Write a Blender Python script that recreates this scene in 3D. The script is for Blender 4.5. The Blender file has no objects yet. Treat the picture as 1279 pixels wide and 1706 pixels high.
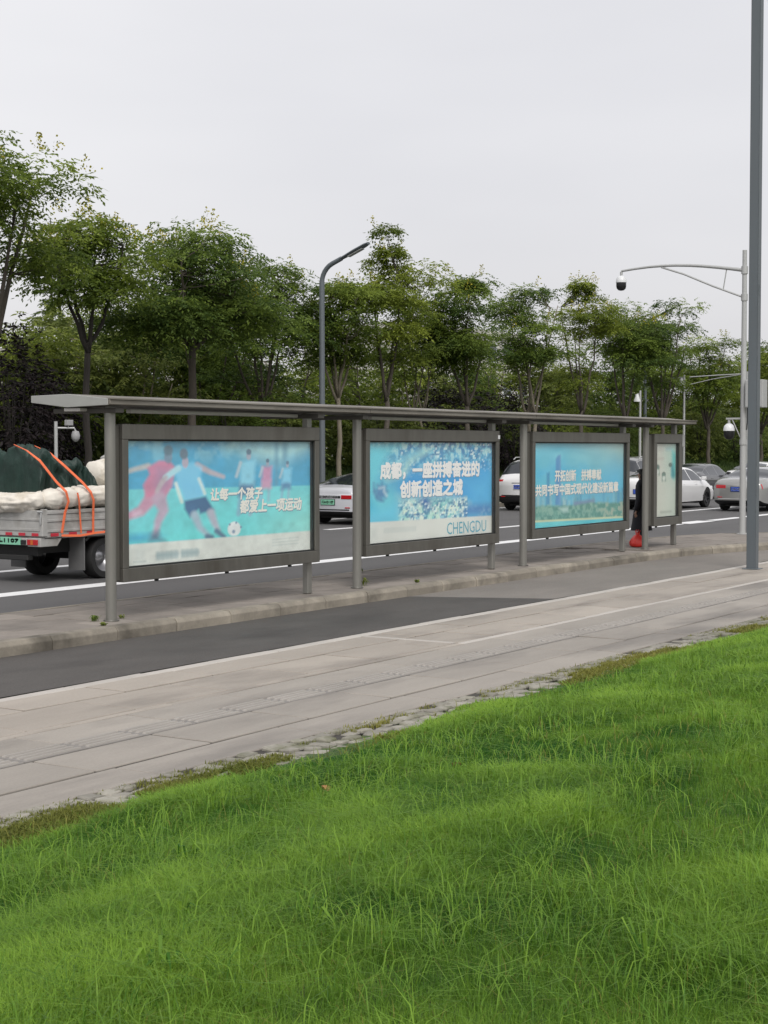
import bpy, bmesh, math, random
import numpy as np
from mathutils import Vector, Matrix

sc = bpy.context.scene
COL = sc.collection
R = math.radians
random.seed(7)

# ------------------------------------------------------------------ camera, sky, sun, exposure
# x runs along the road (direction of the near traffic), y runs across it, the viewer stands at the origin
HEAD = math.atan(1693 / 2650)
cam_d = bpy.data.cameras.new('camera')
cam_d.sensor_fit = 'VERTICAL'
cam_d.sensor_height = 24.0
cam_d.sensor_width = 18.0
cam_d.lens = 2650 / 1706 * 24.0
cam_d.clip_start = 0.1
cam_d.clip_end = 3000
cam = bpy.data.objects.new('camera', cam_d)
COL.objects.link(cam)
cam.location = (0, 0, 2.1)
cam.rotation_euler = (R(90) - math.atan(107 / 2650), 0, HEAD - R(90))
sc.camera = cam

SUN_EL, SUN_AZ = R(48), R(225)          # sun azimuth measured from +x towards +y
world = bpy.data.worlds.new('World')
sc.world = world
world.use_nodes = True
wn = world.node_tree.nodes
wl = world.node_tree.links
wn.clear()
wo = wn.new('ShaderNodeOutputWorld')
bg1 = wn.new('ShaderNodeBackground')
bg2 = wn.new('ShaderNodeBackground')
add = wn.new('ShaderNodeAddShader')
sky = wn.new('ShaderNodeTexSky')
sky.sky_type = 'NISHITA'
sky.sun_disc = False
sky.sun_elevation = SUN_EL
sky.sun_rotation = R(90) - SUN_AZ
sky.dust_density = 6.0
sky.air_density = 1.0
hs = wn.new('ShaderNodeHueSaturation')
hs.inputs['Saturation'].default_value = 0.25
wl.new(sky.outputs[0], hs.inputs['Color'])
wl.new(hs.outputs[0], bg1.inputs[0])
bg1.inputs[1].default_value = 0.05
# even cloud deck, slightly mottled
tc = wn.new('ShaderNodeTexCoord')
nz = wn.new('ShaderNodeTexNoise')
nz.inputs['Scale'].default_value = 1.6
nz.inputs['Detail'].default_value = 4
mp = wn.new('ShaderNodeMapping')
mp.inputs['Scale'].default_value = (1, 1, 3.5)
wl.new(tc.outputs['Generated'], mp.inputs[0])
wl.new(mp.outputs[0], nz.inputs['Vector'])
cr = wn.new('ShaderNodeValToRGB')
cr.color_ramp.elements[0].position = 0.3
cr.color_ramp.elements[0].color = (0.685, 0.68, 0.71, 1)
cr.color_ramp.elements[1].position = 0.7
cr.color_ramp.elements[1].color = (0.83, 0.82, 0.835, 1)
wl.new(nz.outputs['Fac'], cr.inputs[0])
wl.new(cr.outputs[0], bg2.inputs[0])
bg2.inputs[1].default_value = 0.8
wl.new(bg1.outputs[0], add.inputs[0])
wl.new(bg2.outputs[0], add.inputs[1])
wl.new(add.outputs[0], wo.inputs[0])

sun_d = bpy.data.lights.new('sun', 'SUN')
sun_d.energy = 1.5
sun_d.angle = R(25)
sun_d.color = (1.0, 0.97, 0.93)
sun = bpy.data.objects.new('sun', sun_d)
COL.objects.link(sun)
sd = Vector((math.cos(SUN_EL) * math.cos(SUN_AZ), math.cos(SUN_EL) * math.sin(SUN_AZ), math.sin(SUN_EL)))
sun.rotation_euler = sd.to_track_quat('Z', 'Y').to_euler()
sun.location = (0, 0, 60)

sc.view_settings.view_transform = 'Standard'
sc.view_settings.look = 'None'
sc.view_settings.gamma = 1
sc.view_settings.use_curve_mapping = False
sc.view_settings.exposure = 0.12
sc.cycles.max_bounces = 12
sc.cycles.diffuse_bounces = 8
sc.cycles.transmission_bounces = 8
sc.cycles.transparent_max_bounces = 16


# ------------------------------------------------------------------ helpers
def vn(x, y, seed=0):
    """smooth value noise in 0..1 for arrays"""
    x = np.asarray(x, float); y = np.asarray(y, float)
    xi = np.floor(x).astype(np.int64); yi = np.floor(y).astype(np.int64)
    fx = x - xi; fy = y - yi
    fx = fx * fx * (3 - 2 * fx); fy = fy * fy * (3 - 2 * fy)

    def h(a, b):
        n = (a * 374761393 + b * 668265263 + seed * 974634777) & 0x7fffffff
        n = ((n ^ (n >> 13)) * 1274126177) & 0x7fffffff
        return ((n ^ (n >> 16)) & 0xffff) / 65535.0
    return (h(xi, yi) * (1 - fx) + h(xi + 1, yi) * fx) * (1 - fy) + (h(xi, yi + 1) * (1 - fx) + h(xi + 1, yi + 1) * fx) * fy


def fbm(x, y, seed=0, o=4):
    t = 0; a = 0.5
    for i in range(o):
        t = t + a * vn(np.asarray(x) * 2 ** i, np.asarray(y) * 2 ** i, seed + i * 17)
        a *= 0.5
    return t / (1 - 0.5 ** o)


def lin(c):
    return tuple(((v / 255) / 12.92 if v / 255 <= 0.04045 else ((v / 255 + 0.055) / 1.055) ** 2.4) for v in c)


def mat(name, col, rough=0.6, metal=0.0, var=0.0, var_scale=3.0, stretch=(1, 1, 1), bump=0.0, bump_scale=60.0, rand=0.0,
        spec=0.5, coat=0.0, stains=None, stain_scale=0.5, detail=5.0, grain=0.0):
    """principled material with world-anchored noise: var mottles the colour, rand varies it object by object"""
    m = bpy.data.materials.new(name)
    m.use_nodes = True
    nt = m.node_tree
    b = nt.nodes['Principled BSDF']
    b.inputs['Roughness'].default_value = rough
    b.inputs['Metallic'].default_value = metal
    b.inputs['Specular IOR Level'].default_value = spec
    b.inputs['Coat Weight'].default_value = coat
    b.inputs['Coat Roughness'].default_value = 0.04
    geo = nt.nodes.new('ShaderNodeNewGeometry')
    mpn = nt.nodes.new('ShaderNodeMapping')
    mpn.inputs['Scale'].default_value = stretch
    nt.links.new(geo.outputs['Position'], mpn.inputs[0])
    base = nt.nodes.new('ShaderNodeRGB')
    base.outputs[0].default_value = (*col, 1)
    out = base.outputs[0]
    if var > 0:
        n1 = nt.nodes.new('ShaderNodeTexNoise')
        n1.inputs['Scale'].default_value = var_scale
        n1.inputs['Detail'].default_value = detail
        n1.inputs['Roughness'].default_value = 0.65
        nt.links.new(mpn.outputs[0], n1.inputs['Vector'])
        mr = nt.nodes.new('ShaderNodeMapRange')
        mr.inputs[1].default_value = 0.25; mr.inputs[2].default_value = 0.75
        mr.inputs[3].default_value = 1 - var; mr.inputs[4].default_value = 1 + var
        nt.links.new(n1.outputs['Fac'], mr.inputs[0])
        mx = nt.nodes.new('ShaderNodeVectorMath'); mx.operation = 'SCALE'
        nt.links.new(out, mx.inputs[0]); nt.links.new(mr.outputs[0], mx.inputs['Scale'])
        out = mx.outputs[0]
    if grain > 0:
        n4 = nt.nodes.new('ShaderNodeTexNoise')
        n4.inputs['Scale'].default_value = 45; n4.inputs['Detail'].default_value = 8; n4.inputs['Roughness'].default_value = 0.8
        nt.links.new(geo.outputs['Position'], n4.inputs['Vector'])
        mr = nt.nodes.new('ShaderNodeMapRange')
        mr.inputs[1].default_value = 0.3; mr.inputs[2].default_value = 0.7
        mr.inputs[3].default_value = 1 - grain; mr.inputs[4].default_value = 1 + grain
        nt.links.new(n4.outputs['Fac'], mr.inputs[0])
        mx = nt.nodes.new('ShaderNodeVectorMath'); mx.operation = 'SCALE'
        nt.links.new(out, mx.inputs[0]); nt.links.new(mr.outputs[0], mx.inputs['Scale'])
        out = mx.outputs[0]
    if rand > 0:
        oi = nt.nodes.new('ShaderNodeObjectInfo')
        mr = nt.nodes.new('ShaderNodeMapRange')
        mr.inputs[3].default_value = 1 - rand; mr.inputs[4].default_value = 1 + rand
        nt.links.new(oi.outputs['Random'], mr.inputs[0])
        mx = nt.nodes.new('ShaderNodeVectorMath'); mx.operation = 'SCALE'
        nt.links.new(out, mx.inputs[0]); nt.links.new(mr.outputs[0], mx.inputs['Scale'])
        out = mx.outputs[0]
    if stains:
        n2 = nt.nodes.new('ShaderNodeTexNoise')
        n2.inputs['Scale'].default_value = stain_scale
        n2.inputs['Detail'].default_value = 6
        n2.inputs['Roughness'].default_value = 0.6
        nt.links.new(mpn.outputs[0], n2.inputs['Vector'])
        mr = nt.nodes.new('ShaderNodeMapRange')
        mr.inputs[1].default_value = 0.5; mr.inputs[2].default_value = 0.72
        nt.links.new(n2.outputs['Fac'], mr.inputs[0])
        mx = nt.nodes.new('ShaderNodeMix'); mx.data_type = 'RGBA'
        nt.links.new(mr.outputs[0], mx.inputs[0])
        nt.links.new(out, mx.inputs[6])
        mx.inputs[7].default_value = (*stains, 1)
        out = mx.outputs[2]
    nt.links.new(out, b.inputs['Base Color'])
    if bump > 0:
        n3 = nt.nodes.new('ShaderNodeTexNoise')
        n3.inputs['Scale'].default_value = bump_scale
        n3.inputs['Detail'].default_value = 4
        nt.links.new(geo.outputs['Position'], n3.inputs['Vector'])
        bp = nt.nodes.new('ShaderNodeBump')
        bp.inputs['Strength'].default_value = bump
        bp.inputs['Distance'].default_value = 0.01
        nt.links.new(n3.outputs['Fac'], bp.inputs['Height'])
        nt.links.new(bp.outputs[0], b.inputs['Normal'])
    return m


def leaf_mat(name, dark, light, transl=0.35, rough=0.6):
    """two-sided foliage: a per-face 'tint' attribute picks between two leaf colours"""
    m = bpy.data.materials.new(name)
    m.use_nodes = True
    nt = m.node_tree
    nt.nodes.clear()
    o = nt.nodes.new('ShaderNodeOutputMaterial')
    at = nt.nodes.new('ShaderNodeAttribute'); at.attribute_name = 'tint'
    mx = nt.nodes.new('ShaderNodeMix'); mx.data_type = 'RGBA'
    mx.inputs[6].default_value = (*dark, 1); mx.inputs[7].default_value = (*light, 1)
    nt.links.new(at.outputs['Fac'], mx.inputs[0])
    d = nt.nodes.new('ShaderNodeBsdfPrincipled')
    d.inputs['Roughness'].default_value = rough
    d.inputs['Specular IOR Level'].default_value = 0.25
    t = nt.nodes.new('ShaderNodeBsdfTranslucent')
    ms = nt.nodes.new('ShaderNodeMixShader'); ms.inputs[0].default_value = transl
    nt.links.new(mx.outputs[2], d.inputs['Base Color'])
    nt.links.new(mx.outputs[2], t.inputs['Color'])
    nt.links.new(d.outputs[0], ms.inputs[1]); nt.links.new(t.outputs[0], ms.inputs[2])
    nt.links.new(ms.outputs[0], o.inputs[0])
    return m


def thing(name, label, cat, loc=(0, 0, 0), rz=0.0, group=None):
    o = bpy.data.objects.new(name, None)
    o.empty_display_size = 0.2
    COL.objects.link(o)
    o.location = loc
    o.rotation_euler = (0, 0, rz)
    tag(o, label, cat, group)
    return o


def tag(o, label=None, cat=None, group=None, kind=None):
    if label: o['label'] = label
    if cat: o['category'] = cat
    if group: o['group'] = group
    if kind: o['kind'] = kind
    return o


def link(name, me, parent=None, loc=(0, 0, 0), rot=(0, 0, 0)):
    o = bpy.data.objects.new(name, me)
    COL.objects.link(o)
    o.location = loc
    o.rotation_euler = rot
    if parent is not None:
        o.parent = parent
    return o


def copy_tree(o, parent=None):
    c = o.copy()
    COL.objects.link(c)
    c.parent = parent
    for ch in list(o.children):
        copy_tree(ch, c)
    return c


class MB:
    def __init__(self):
        self.v = []; self.f = []; self.mi = []

    def add(self, vs, fs, mi=0):
        k = len(self.v)
        self.v += [tuple(p) for p in vs]
        self.f += [tuple(i + k for i in f) for f in fs]
        self.mi += [mi] * len(fs)
        return self

    def box(self, x0, x1, y0, y1, z0, z1, mi=0, M=None):
        vs = [(x0, y0, z0), (x1, y0, z0), (x1, y1, z0), (x0, y1, z0), (x0, y0, z1), (x1, y0, z1), (x1, y1, z1), (x0, y1, z1)]
        if M is not None: vs = [M @ Vector(p) for p in vs]
        return self.add(vs, [(0, 3, 2, 1), (4, 5, 6, 7), (0, 1, 5, 4), (1, 2, 6, 5), (2, 3, 7, 6), (3, 0, 4, 7)], mi)

    def tube(self, pts, rad, n=8, mi=0, cap=True, squash=1.0):
        pts = [Vector(p) for p in pts]
        if not hasattr(rad, '__len__'): rad = [rad] * len(pts)
        vs = []; fs = []
        up = None
        for i, p in enumerate(pts):
            t = (pts[min(i + 1, len(pts) - 1)] - pts[max(i - 1, 0)])
            t = t.normalized() if t.length > 1e-9 else Vector((0, 0, 1))
            if up is None:
                up = Vector((1, 0, 0)) if abs(t.z) > 0.9 else Vector((0, 0, 1))
            a = t.cross(up)
            if a.length < 1e-6: a = t.cross(Vector((0, 1, 0)))
            a.normalize(); b = a.cross(t).normalized(); up = b
            for k in range(n):
                q = 2 * math.pi * k / n
                vs.append(p + (a * math.cos(q) + b * math.sin(q) * squash) * rad[i])
        for i in range(len(pts) - 1):
            for k in range(n):
                fs.append((i * n + k, i * n + (k + 1) % n, (i + 1) * n + (k + 1) % n, (i + 1) * n + k))
        if cap:
            fs.append(tuple(range(n))[::-1]); fs.append(tuple((len(pts) - 1) * n + k for k in range(n)))
        return self.add(vs, fs, mi)

    def lathe(self, prof, n=20, M=None, mi=0):
        """profile of (radius, z) revolved about z"""
        vs = []; fs = []
        for r, z in prof:
            for k in range(n):
                q = 2 * math.pi * k / n
                p = Vector((r * math.cos(q), r * math.sin(q), z))
                vs.append(M @ p if M is not None else p)
        for i in range(len(prof) - 1):
            for k in range(n):
                fs.append((i * n + k, i * n + (k + 1) % n, (i + 1) * n + (k + 1) % n, (i + 1) * n + k))
        return self.add(vs, fs, mi)

    def prism(self, poly, axis, a, b, mi=0):
        """extrude a 2D outline along an axis (0 x, 1 y, 2 z)"""
        def P(u, v, w):
            return [(w, u, v), (u, w, v), (u, v, w)][axis]
        n = len(poly)
        vs = [P(u, v, a) for u, v in poly] + [P(u, v, b) for u, v in poly]
        fs = [tuple(range(n)), tuple(range(2 * n - 1, n - 1, -1))] + [(i, i + n, (i + 1) % n + n, (i + 1) % n) for i in range(n)]
        return self.add(vs, fs, mi)

    def mesh(self, name, mats, smooth=False, bevel=0.0, weld=False, seg=1):
        me = bpy.data.meshes.new(name)
        me.from_pydata(self.v, [], self.f)
        for m in (mats if isinstance(mats, (list, tuple)) else [mats]): me.materials.append(m)
        me.polygons.foreach_set('material_index', self.mi)
        bm = bmesh.new(); bm.from_mesh(me)
        if weld: bmesh.ops.remove_doubles(bm, verts=bm.verts, dist=1e-5)
        bmesh.ops.recalc_face_normals(bm, faces=bm.faces)
        if bevel > 0:
            es = [e for e in bm.edges if len(e.link_faces) == 2 and e.calc_face_angle(0) > 0.5]
            bmesh.ops.bevel(bm, geom=es, offset=bevel, segments=seg, affect='EDGES', clamp_overlap=True)
        bm.to_mesh(me); bm.free()
        if smooth:
            me.polygons.foreach_set('use_smooth', [True] * len(me.polygons))
            if smooth != 'all': me.set_sharp_from_angle(angle=R(40))
        me.update()
        return me

    def build(self, name, mats, parent=None, **kw):
        return link(name, self.mesh(name, mats, **kw), parent)


def np_mesh(name, V, quads, mats, tint=None, color=None):
    """big mesh straight from arrays; quads is (n,4)"""
    me = bpy.data.meshes.new(name)
    me.vertices.add(len(V)); me.vertices.foreach_set('co', np.asarray(V, np.float32).ravel())
    n = len(quads); k = quads.shape[1]
    me.loops.add(n * k); me.loops.foreach_set('vertex_index', quads.astype(np.int32).ravel())
    me.polygons.add(n); me.polygons.foreach_set('loop_start', np.arange(0, n * k, k, dtype=np.int32))
    if tint is not None:
        a = me.attributes.new('tint', 'FLOAT', 'FACE'); a.data.foreach_set('value', tint.astype(np.float32))
    if color is not None:
        a = me.color_attributes.new('print', 'FLOAT_COLOR', 'POINT'); a.data.foreach_set('color', color.astype(np.float32).ravel())
    for m in (mats if isinstance(mats, (list, tuple)) else [mats]): me.materials.append(m)
    me.update(calc_edges=True); me.validate()
    return me


def text_mesh(name, body, x0, x1, z0, z1, mtl, parent, loc_y, bold=0.0, shear=0.0, face=-1):
    """flat lettering fitted into the rectangle x0..x1, z0..z1 on a plane facing -y"""
    c = bpy.data.curves.new(name, 'FONT')
    c.body = body; c.resolution_u = 2; c.shear = shear
    t = bpy.data.objects.new(name, c); COL.objects.link(t)
    bpy.context.view_layer.update()
    me = bpy.data.meshes.new_from_object(t.evaluated_get(bpy.context.evaluated_depsgraph_get()))
    bpy.data.objects.remove(t)
    co = np.empty(len(me.vertices) * 3); me.vertices.foreach_get('co', co); co = co.reshape(-1, 3)
    lo, hi = co.min(0), co.max(0)
    P = np.empty_like(co)
    P[:, 0] = x0 + (co[:, 0] - lo[0]) / (hi[0] - lo[0]) * (x1 - x0)
    P[:, 1] = loc_y
    P[:, 2] = z0 + (co[:, 1] - lo[1]) / (hi[1] - lo[1]) * (z1 - z0)
    fs = [tuple(p.vertices) for p in me.polygons]
    bpy.data.meshes.remove(me)
    VV = []; FF = []
    sh = [(0, 0)]
    if bold > 0:                                          # heavier strokes: the outline printed again slightly shifted
        sh = [(0, 0)] + [(bold * math.cos(a), bold * math.sin(a)) for a in np.arange(8) * math.pi / 4]
    for k_, (ax_, az_) in enumerate(sh):
        VV += [(p[0] + ax_, p[1] - 0.00012 * k_, p[2] + az_) for p in P]
        FF += [tuple(i + k_ * len(P) for i in f) for f in fs]
    me = bpy.data.meshes.new(name)
    me.from_pydata(VV, [], FF)
    me.materials.append(mtl)
    me.update()
    return link(name, me, parent)


# ------------------------------------------------------------------ materials
M = {}
M['asphalt'] = mat('asphalt', (0.092, 0.09, 0.09), 0.85, grain=0.3, var=0.16, var_scale=0.7, stretch=(0.25, 1, 1), bump=0.5, bump_scale=90)
M['lane_asphalt'] = mat('lane_asphalt', (0.072, 0.066, 0.061), 0.85, grain=0.3, stains=(0.045, 0.041, 0.038), stain_scale=0.9, var=0.2, var_scale=1.3, stretch=(0.5, 1, 1), bump=0.5, bump_scale=120)
M['lane_concrete'] = mat('lane_concrete', (0.185, 0.168, 0.15), 0.85, grain=0.3, var=0.16, var_scale=1.2, stretch=(0.4, 1, 1), bump=0.4, bump_scale=120)
M['line'] = mat('road_paint', (0.72, 0.72, 0.72), 0.6, var=0.12, var_scale=9)
M['slab_pink'] = mat('slab_pink', (0.322, 0.286, 0.246), 0.7, grain=0.12, var=0.14, var_scale=1.1, stretch=(0.35, 1, 1), rand=0.09, stains=(0.155, 0.136, 0.118), stain_scale=0.9, bump=0.15, bump_scale=70)
M['slab_grey'] = mat('slab_grey', (0.285, 0.258, 0.226), 0.7, grain=0.12, var=0.2, var_scale=0.9, stretch=(0.3, 1, 1), rand=0.07, stains=(0.125, 0.113, 0.102), stain_scale=0.8, bump=0.15, bump_scale=70)
M['slab_pale'] = mat('slab_pale', (0.43, 0.40, 0.365), 0.7, var=0.1, var_scale=2, rand=0.06, bump=0.15)
M['tactile'] = mat('tactile', (0.20, 0.186, 0.172), 0.65, var=0.12, var_scale=2, rand=0.04)
M['tactile_ridge'] = mat('tactile_ridge', (0.30, 0.278, 0.252), 0.6, var=0.15, var_scale=1.2, rand=0.03)
M['bed'] = mat('paving_bed', (0.045, 0.040, 0.034), 0.95, var=0.3, var_scale=4)
M['plat'] = mat('platform_tile', (0.215, 0.19, 0.165), 0.8, grain=0.12, var=0.2, var_scale=1.5, rand=0.16, stains=(0.13, 0.115, 0.10), stain_scale=0.9, bump=0.2)
M['kerb'] = mat('kerb_stone', (0.235, 0.21, 0.17), 0.8, grain=0.12, var=0.3, var_scale=2.5, rand=0.16, stains=(0.075, 0.066, 0.052), stain_scale=1.3, bump=0.3, bump_scale=40)
M['cobble'] = mat('cobble', (0.255, 0.24, 0.205), 0.85, stains=(0.10, 0.105, 0.05), stain_scale=3.0, var=0.25, var_scale=8, rand=0.18, bump=0.4, bump_scale=50)
M['soil'] = mat('soil', (0.050, 0.085, 0.018), 0.95, var=0.4, var_scale=3)
M['verge'] = mat('verge_soil', (0.035, 0.05, 0.018), 0.95, var=0.4, var_scale=1.0)
M['steel'] = mat('brown_grey_steel', (0.125, 0.12, 0.106), 0.45, 0.5, var=0.16, var_scale=7.0, stretch=(1, 1, 0.25), stains=(0.085, 0.078, 0.065), stain_scale=2.2)
M['steel_light'] = mat('worn_steel', (0.24, 0.235, 0.215), 0.40, 0.55, var=0.18, var_scale=3.0, stretch=(1, 1, 0.2))
M['roof_edge'] = mat('roof_edge_metal', (0.205, 0.19, 0.165), 0.6, 0.2, var=0.28, var_scale=1.2, stretch=(0.6, 1, 3), stains=(0.10, 0.085, 0.066), stain_scale=0.9)
M['roof_end'] = mat('roof_end_plate', (0.34, 0.345, 0.325), 0.55, 0.2, var=0.08, var_scale=3)
M['soffit'] = mat('roof_soffit', (0.10, 0.095, 0.086), 0.7, 0.2, var=0.2, var_scale=2)
M['gasket'] = mat('gasket', (0.012, 0.014, 0.014), 0.6)
M['tubelight'] = mat('lamp_cover', (0.62, 0.60, 0.58), 0.4)
M['pole_dark'] = mat('dark_pole_paint', (0.108, 0.124, 0.136), 0.5, 0.1, var=0.06, var_scale=1.5, stretch=(1, 1, 0.2))
M['pole_side'] = M['pole_dark']
M['galv'] = mat('galvanised', (0.40, 0.405, 0.40), 0.5, 0.25, var=0.08, var_scale=2, stretch=(1, 1, 0.3))
M['white_plastic'] = mat('white_plastic', (0.62, 0.63, 0.64), 0.4)
M['grey_casing'] = mat('grey_casing', (.30, .30, .30), .5)
M['black_plastic'] = mat('black_plastic', (0.012, 0.012, 0.014), 0.3)
M['rubber'] = mat('rubber', (0.014, 0.014, 0.014), 0.75, var=0.2, var_scale=8)
M['rim'] = mat('rim', (0.35, 0.35, 0.36), 0.3, 0.9)
M['rim_dark'] = mat('rim_dark', (0.03, 0.03, 0.033), 0.3, 0.5)
M['trim_black'] = mat('trim_black', (0.012, 0.012, 0.013), 0.5)
M['car_glass'] = mat('car_glass', (0.02, 0.024, 0.03), 0.06, 0.0, spec=0.9)
M['tail_red'] = mat('tail_lamp', (0.42, 0.012, 0.018), 0.15, coat=1.0)
M['plate_green'] = mat('plate_green', (0.22, 0.52, 0.36), 0.4)
M['plate_blue'] = mat('plate_blue', (0.04, 0.09, 0.42), 0.4)
M['plate_text'] = mat('plate_text', (0.02, 0.03, 0.025), 0.4)
M['plate_white'] = mat('plate_white', (0.75, 0.77, 0.8), 0.4)
M['bark'] = mat('bark', (0.085, 0.072, 0.058), 0.9, var=0.3, var_scale=6, stretch=(1, 1, 0.3), bump=0.6, bump_scale=25)
M['bark_dark'] = mat('bark_dark', (0.035, 0.03, 0.026), 0.9, var=0.3, var_scale=6, stretch=(1, 1, 0.3), bump=0.6, bump_scale=25)
M['bark_pale'] = mat('bark_pale', (0.19, 0.165, 0.125), 0.9, var=0.3, var_scale=6, stretch=(1, 1, 0.3))
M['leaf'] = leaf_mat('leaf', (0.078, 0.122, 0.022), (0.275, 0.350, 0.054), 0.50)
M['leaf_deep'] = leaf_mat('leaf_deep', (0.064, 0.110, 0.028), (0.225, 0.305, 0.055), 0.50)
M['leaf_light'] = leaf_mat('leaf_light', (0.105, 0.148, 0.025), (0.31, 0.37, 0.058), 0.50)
M['leaf_bamboo'] = leaf_mat('leaf_bamboo', (0.115, 0.152, 0.038), (0.30, 0.345, 0.088), 0.50)
M['leaf_purple'] = leaf_mat('leaf_purple', (0.012, 0.010, 0.012), (0.042, 0.030, 0.030), 0.2)
M['leaf_under'] = leaf_mat('leaf_under', (0.080, 0.115, 0.030), (0.27, 0.315, 0.07), 0.50)
M['blossom'] = leaf_mat('blossom', (0.24, 0.25, 0.022), (0.42, 0.36, 0.035), 0.3)
M['grass'] = leaf_mat('grass_blade', (0.036, 0.135, 0.014), (0.270, 0.44, 0.055), 0.45, 0.5)
M['moss'] = leaf_mat('dry_grass', (0.085, 0.12, 0.018), (0.25, 0.24, 0.055), 0.3, 0.7)

# ------------------------------------------------------------------ ground sheets
def sheet(name, poly, z, m, parent=None, kind='structure'):
    me = bpy.data.meshes.new(name)
    me.from_pydata([(x, y, z) for x, y in poly], [], [tuple(range(len(poly)))])
    me.materials.append(m); me.update()
    bm = bmesh.new(); bm.from_mesh(me); bmesh.ops.recalc_face_normals(bm, faces=bm.faces)
    for f in bm.faces:
        if f.normal.z < 0: f.normal_flip()
    bm.to_mesh(me); bm.free()
    o = link(name, me, parent)
    if kind and parent is None: tag(o, kind=kind)
    return o


ground = sheet('ground', [(-900, -900), (1500, -900), (1500, 1500), (-900, 1500)], -0.06, M['verge'])
road = sheet('road', [(-120, 11.4), (32.0, 11.4), (36, 10.6), (42, 9.9), (420, 9.9), (420, 27.0), (-120, 27.0)], 0.0, M['asphalt'])
cyc = sheet('cycle_path', [(-60, 9.86), (19.85, 9.86), (19.0, 11.9), (-60, 11.9)], 0.004, M['lane_asphalt'])
cyc2 = sheet('cycle_path_concrete', [(19.85, 9.86), (36, 9.86), (36, 11.9), (19.0, 11.9)], 0.004, M['lane_concrete'])
lines = MB()


def dash(x0, x1, y, w=0.26, z=0.004):
    lines.add([(x0, y - w / 2, z), (x1, y - w / 2, z), (x1, y + w / 2, z), (x0, y + w / 2, z)], [(0, 1, 2, 3)])


dash(-100, 41.25, 16.75, 0.42)
dash(41.5, 43.4, 16.75, 0.55)
dash(43.7, 46.2, 16.75, 0.34)
dash(46.5, 140, 16.75, 0.34)
for k in range(-3, 9):
    c = 21.4 + 15 * k
    dash(c - 2.9, c + 2.9, 19.95)
    dash(c - 2.9, c + 2.9, 23.15)
dash(-100, 300, 26.45, 0.15)
tag(lines.build('road_markings', M['line']), kind='structure')

# far verge: kerb, bank rising behind the road
NV = 40
vx = np.linspace(-60, 320, 120); vy = np.linspace(27.2, 120, NV)
VX, VY = np.meshgrid(vx, vy, indexing='ij')
bank = 0.14 + 1.15 * np.clip((VY - 28.3) / 6, 0, 1) ** 1.2 + 0.35 * (fbm(VX / 4, VY / 4, 5) - 0.5)
bank[VY < 27.9] = 0.14
idx = np.arange(len(vx) * NV).reshape(len(vx), NV)
Q = np.stack([idx[:-1, :-1], idx[1:, :-1], idx[1:, 1:], idx[:-1, 1:]], -1).reshape(-1, 4)
tag(link('far_verge', np_mesh('far_verge', np.stack([VX, VY, bank], -1).reshape(-1, 3), Q, M['verge'])), kind='structure')


def bank_z(x, y):
    return 0.14 + 1.15 * max(0, min(1, (y - 28.3) / 6)) ** 1.2


k = MB(); k.box(-60, 320, 27.0, 27.2, -0.04, 0.15)
tag(k.build('far_kerb', M['kerb'], bevel=0.02), kind='structure')

# ------------------------------------------------------------------ pavement: slabs, tactile strip, cobbles
pav = sheet('pavement', [(-40, 6.42), (45, 6.42), (45, 9.86), (-40, 9.86)], -0.012, M['bed'])


def slab_mesh(name, lx, ly, h, c, m, ridges=0):
    b = MB()
    x, y = lx / 2, ly / 2
    b.add([(-x, -y, -h), (x, -y, -h), (x, y, -h), (-x, y, -h), (-x, -y, -c), (x, -y, -c), (x, y, -c), (-x, y, -c),
           (-x + c, -y + c, 0), (x - c, -y + c, 0), (x - c, y - c, 0), (-x + c, y - c, 0)],
          [(0, 1, 5, 4), (1, 2, 6, 5), (2, 3, 7, 6), (3, 0, 4, 7), (4, 5, 9, 8), (5, 6, 10, 9), (6, 7, 11, 10), (7, 4, 8, 11), (8, 9, 10, 11)])
    for i in range(ridges):
        yy = -y + ly * (i + 0.5) / ridges
        b.add([(-x + .03, yy - .017, 0), (x - .03, yy - .017, 0), (x - .03, yy + .017, 0), (-x + .03, yy + .017, 0),
               (-x + .04, yy - .013, .010), (x - .04, yy - .013, .010), (x - .04, yy + .013, .010), (-x + .04, yy + .013, .010)],
              [(0, 1, 5, 4), (1, 2, 6, 5), (2, 3, 7, 6), (3, 0, 4, 7), (4, 5, 6, 7)], 1)
    return b.mesh(name, m)


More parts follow.
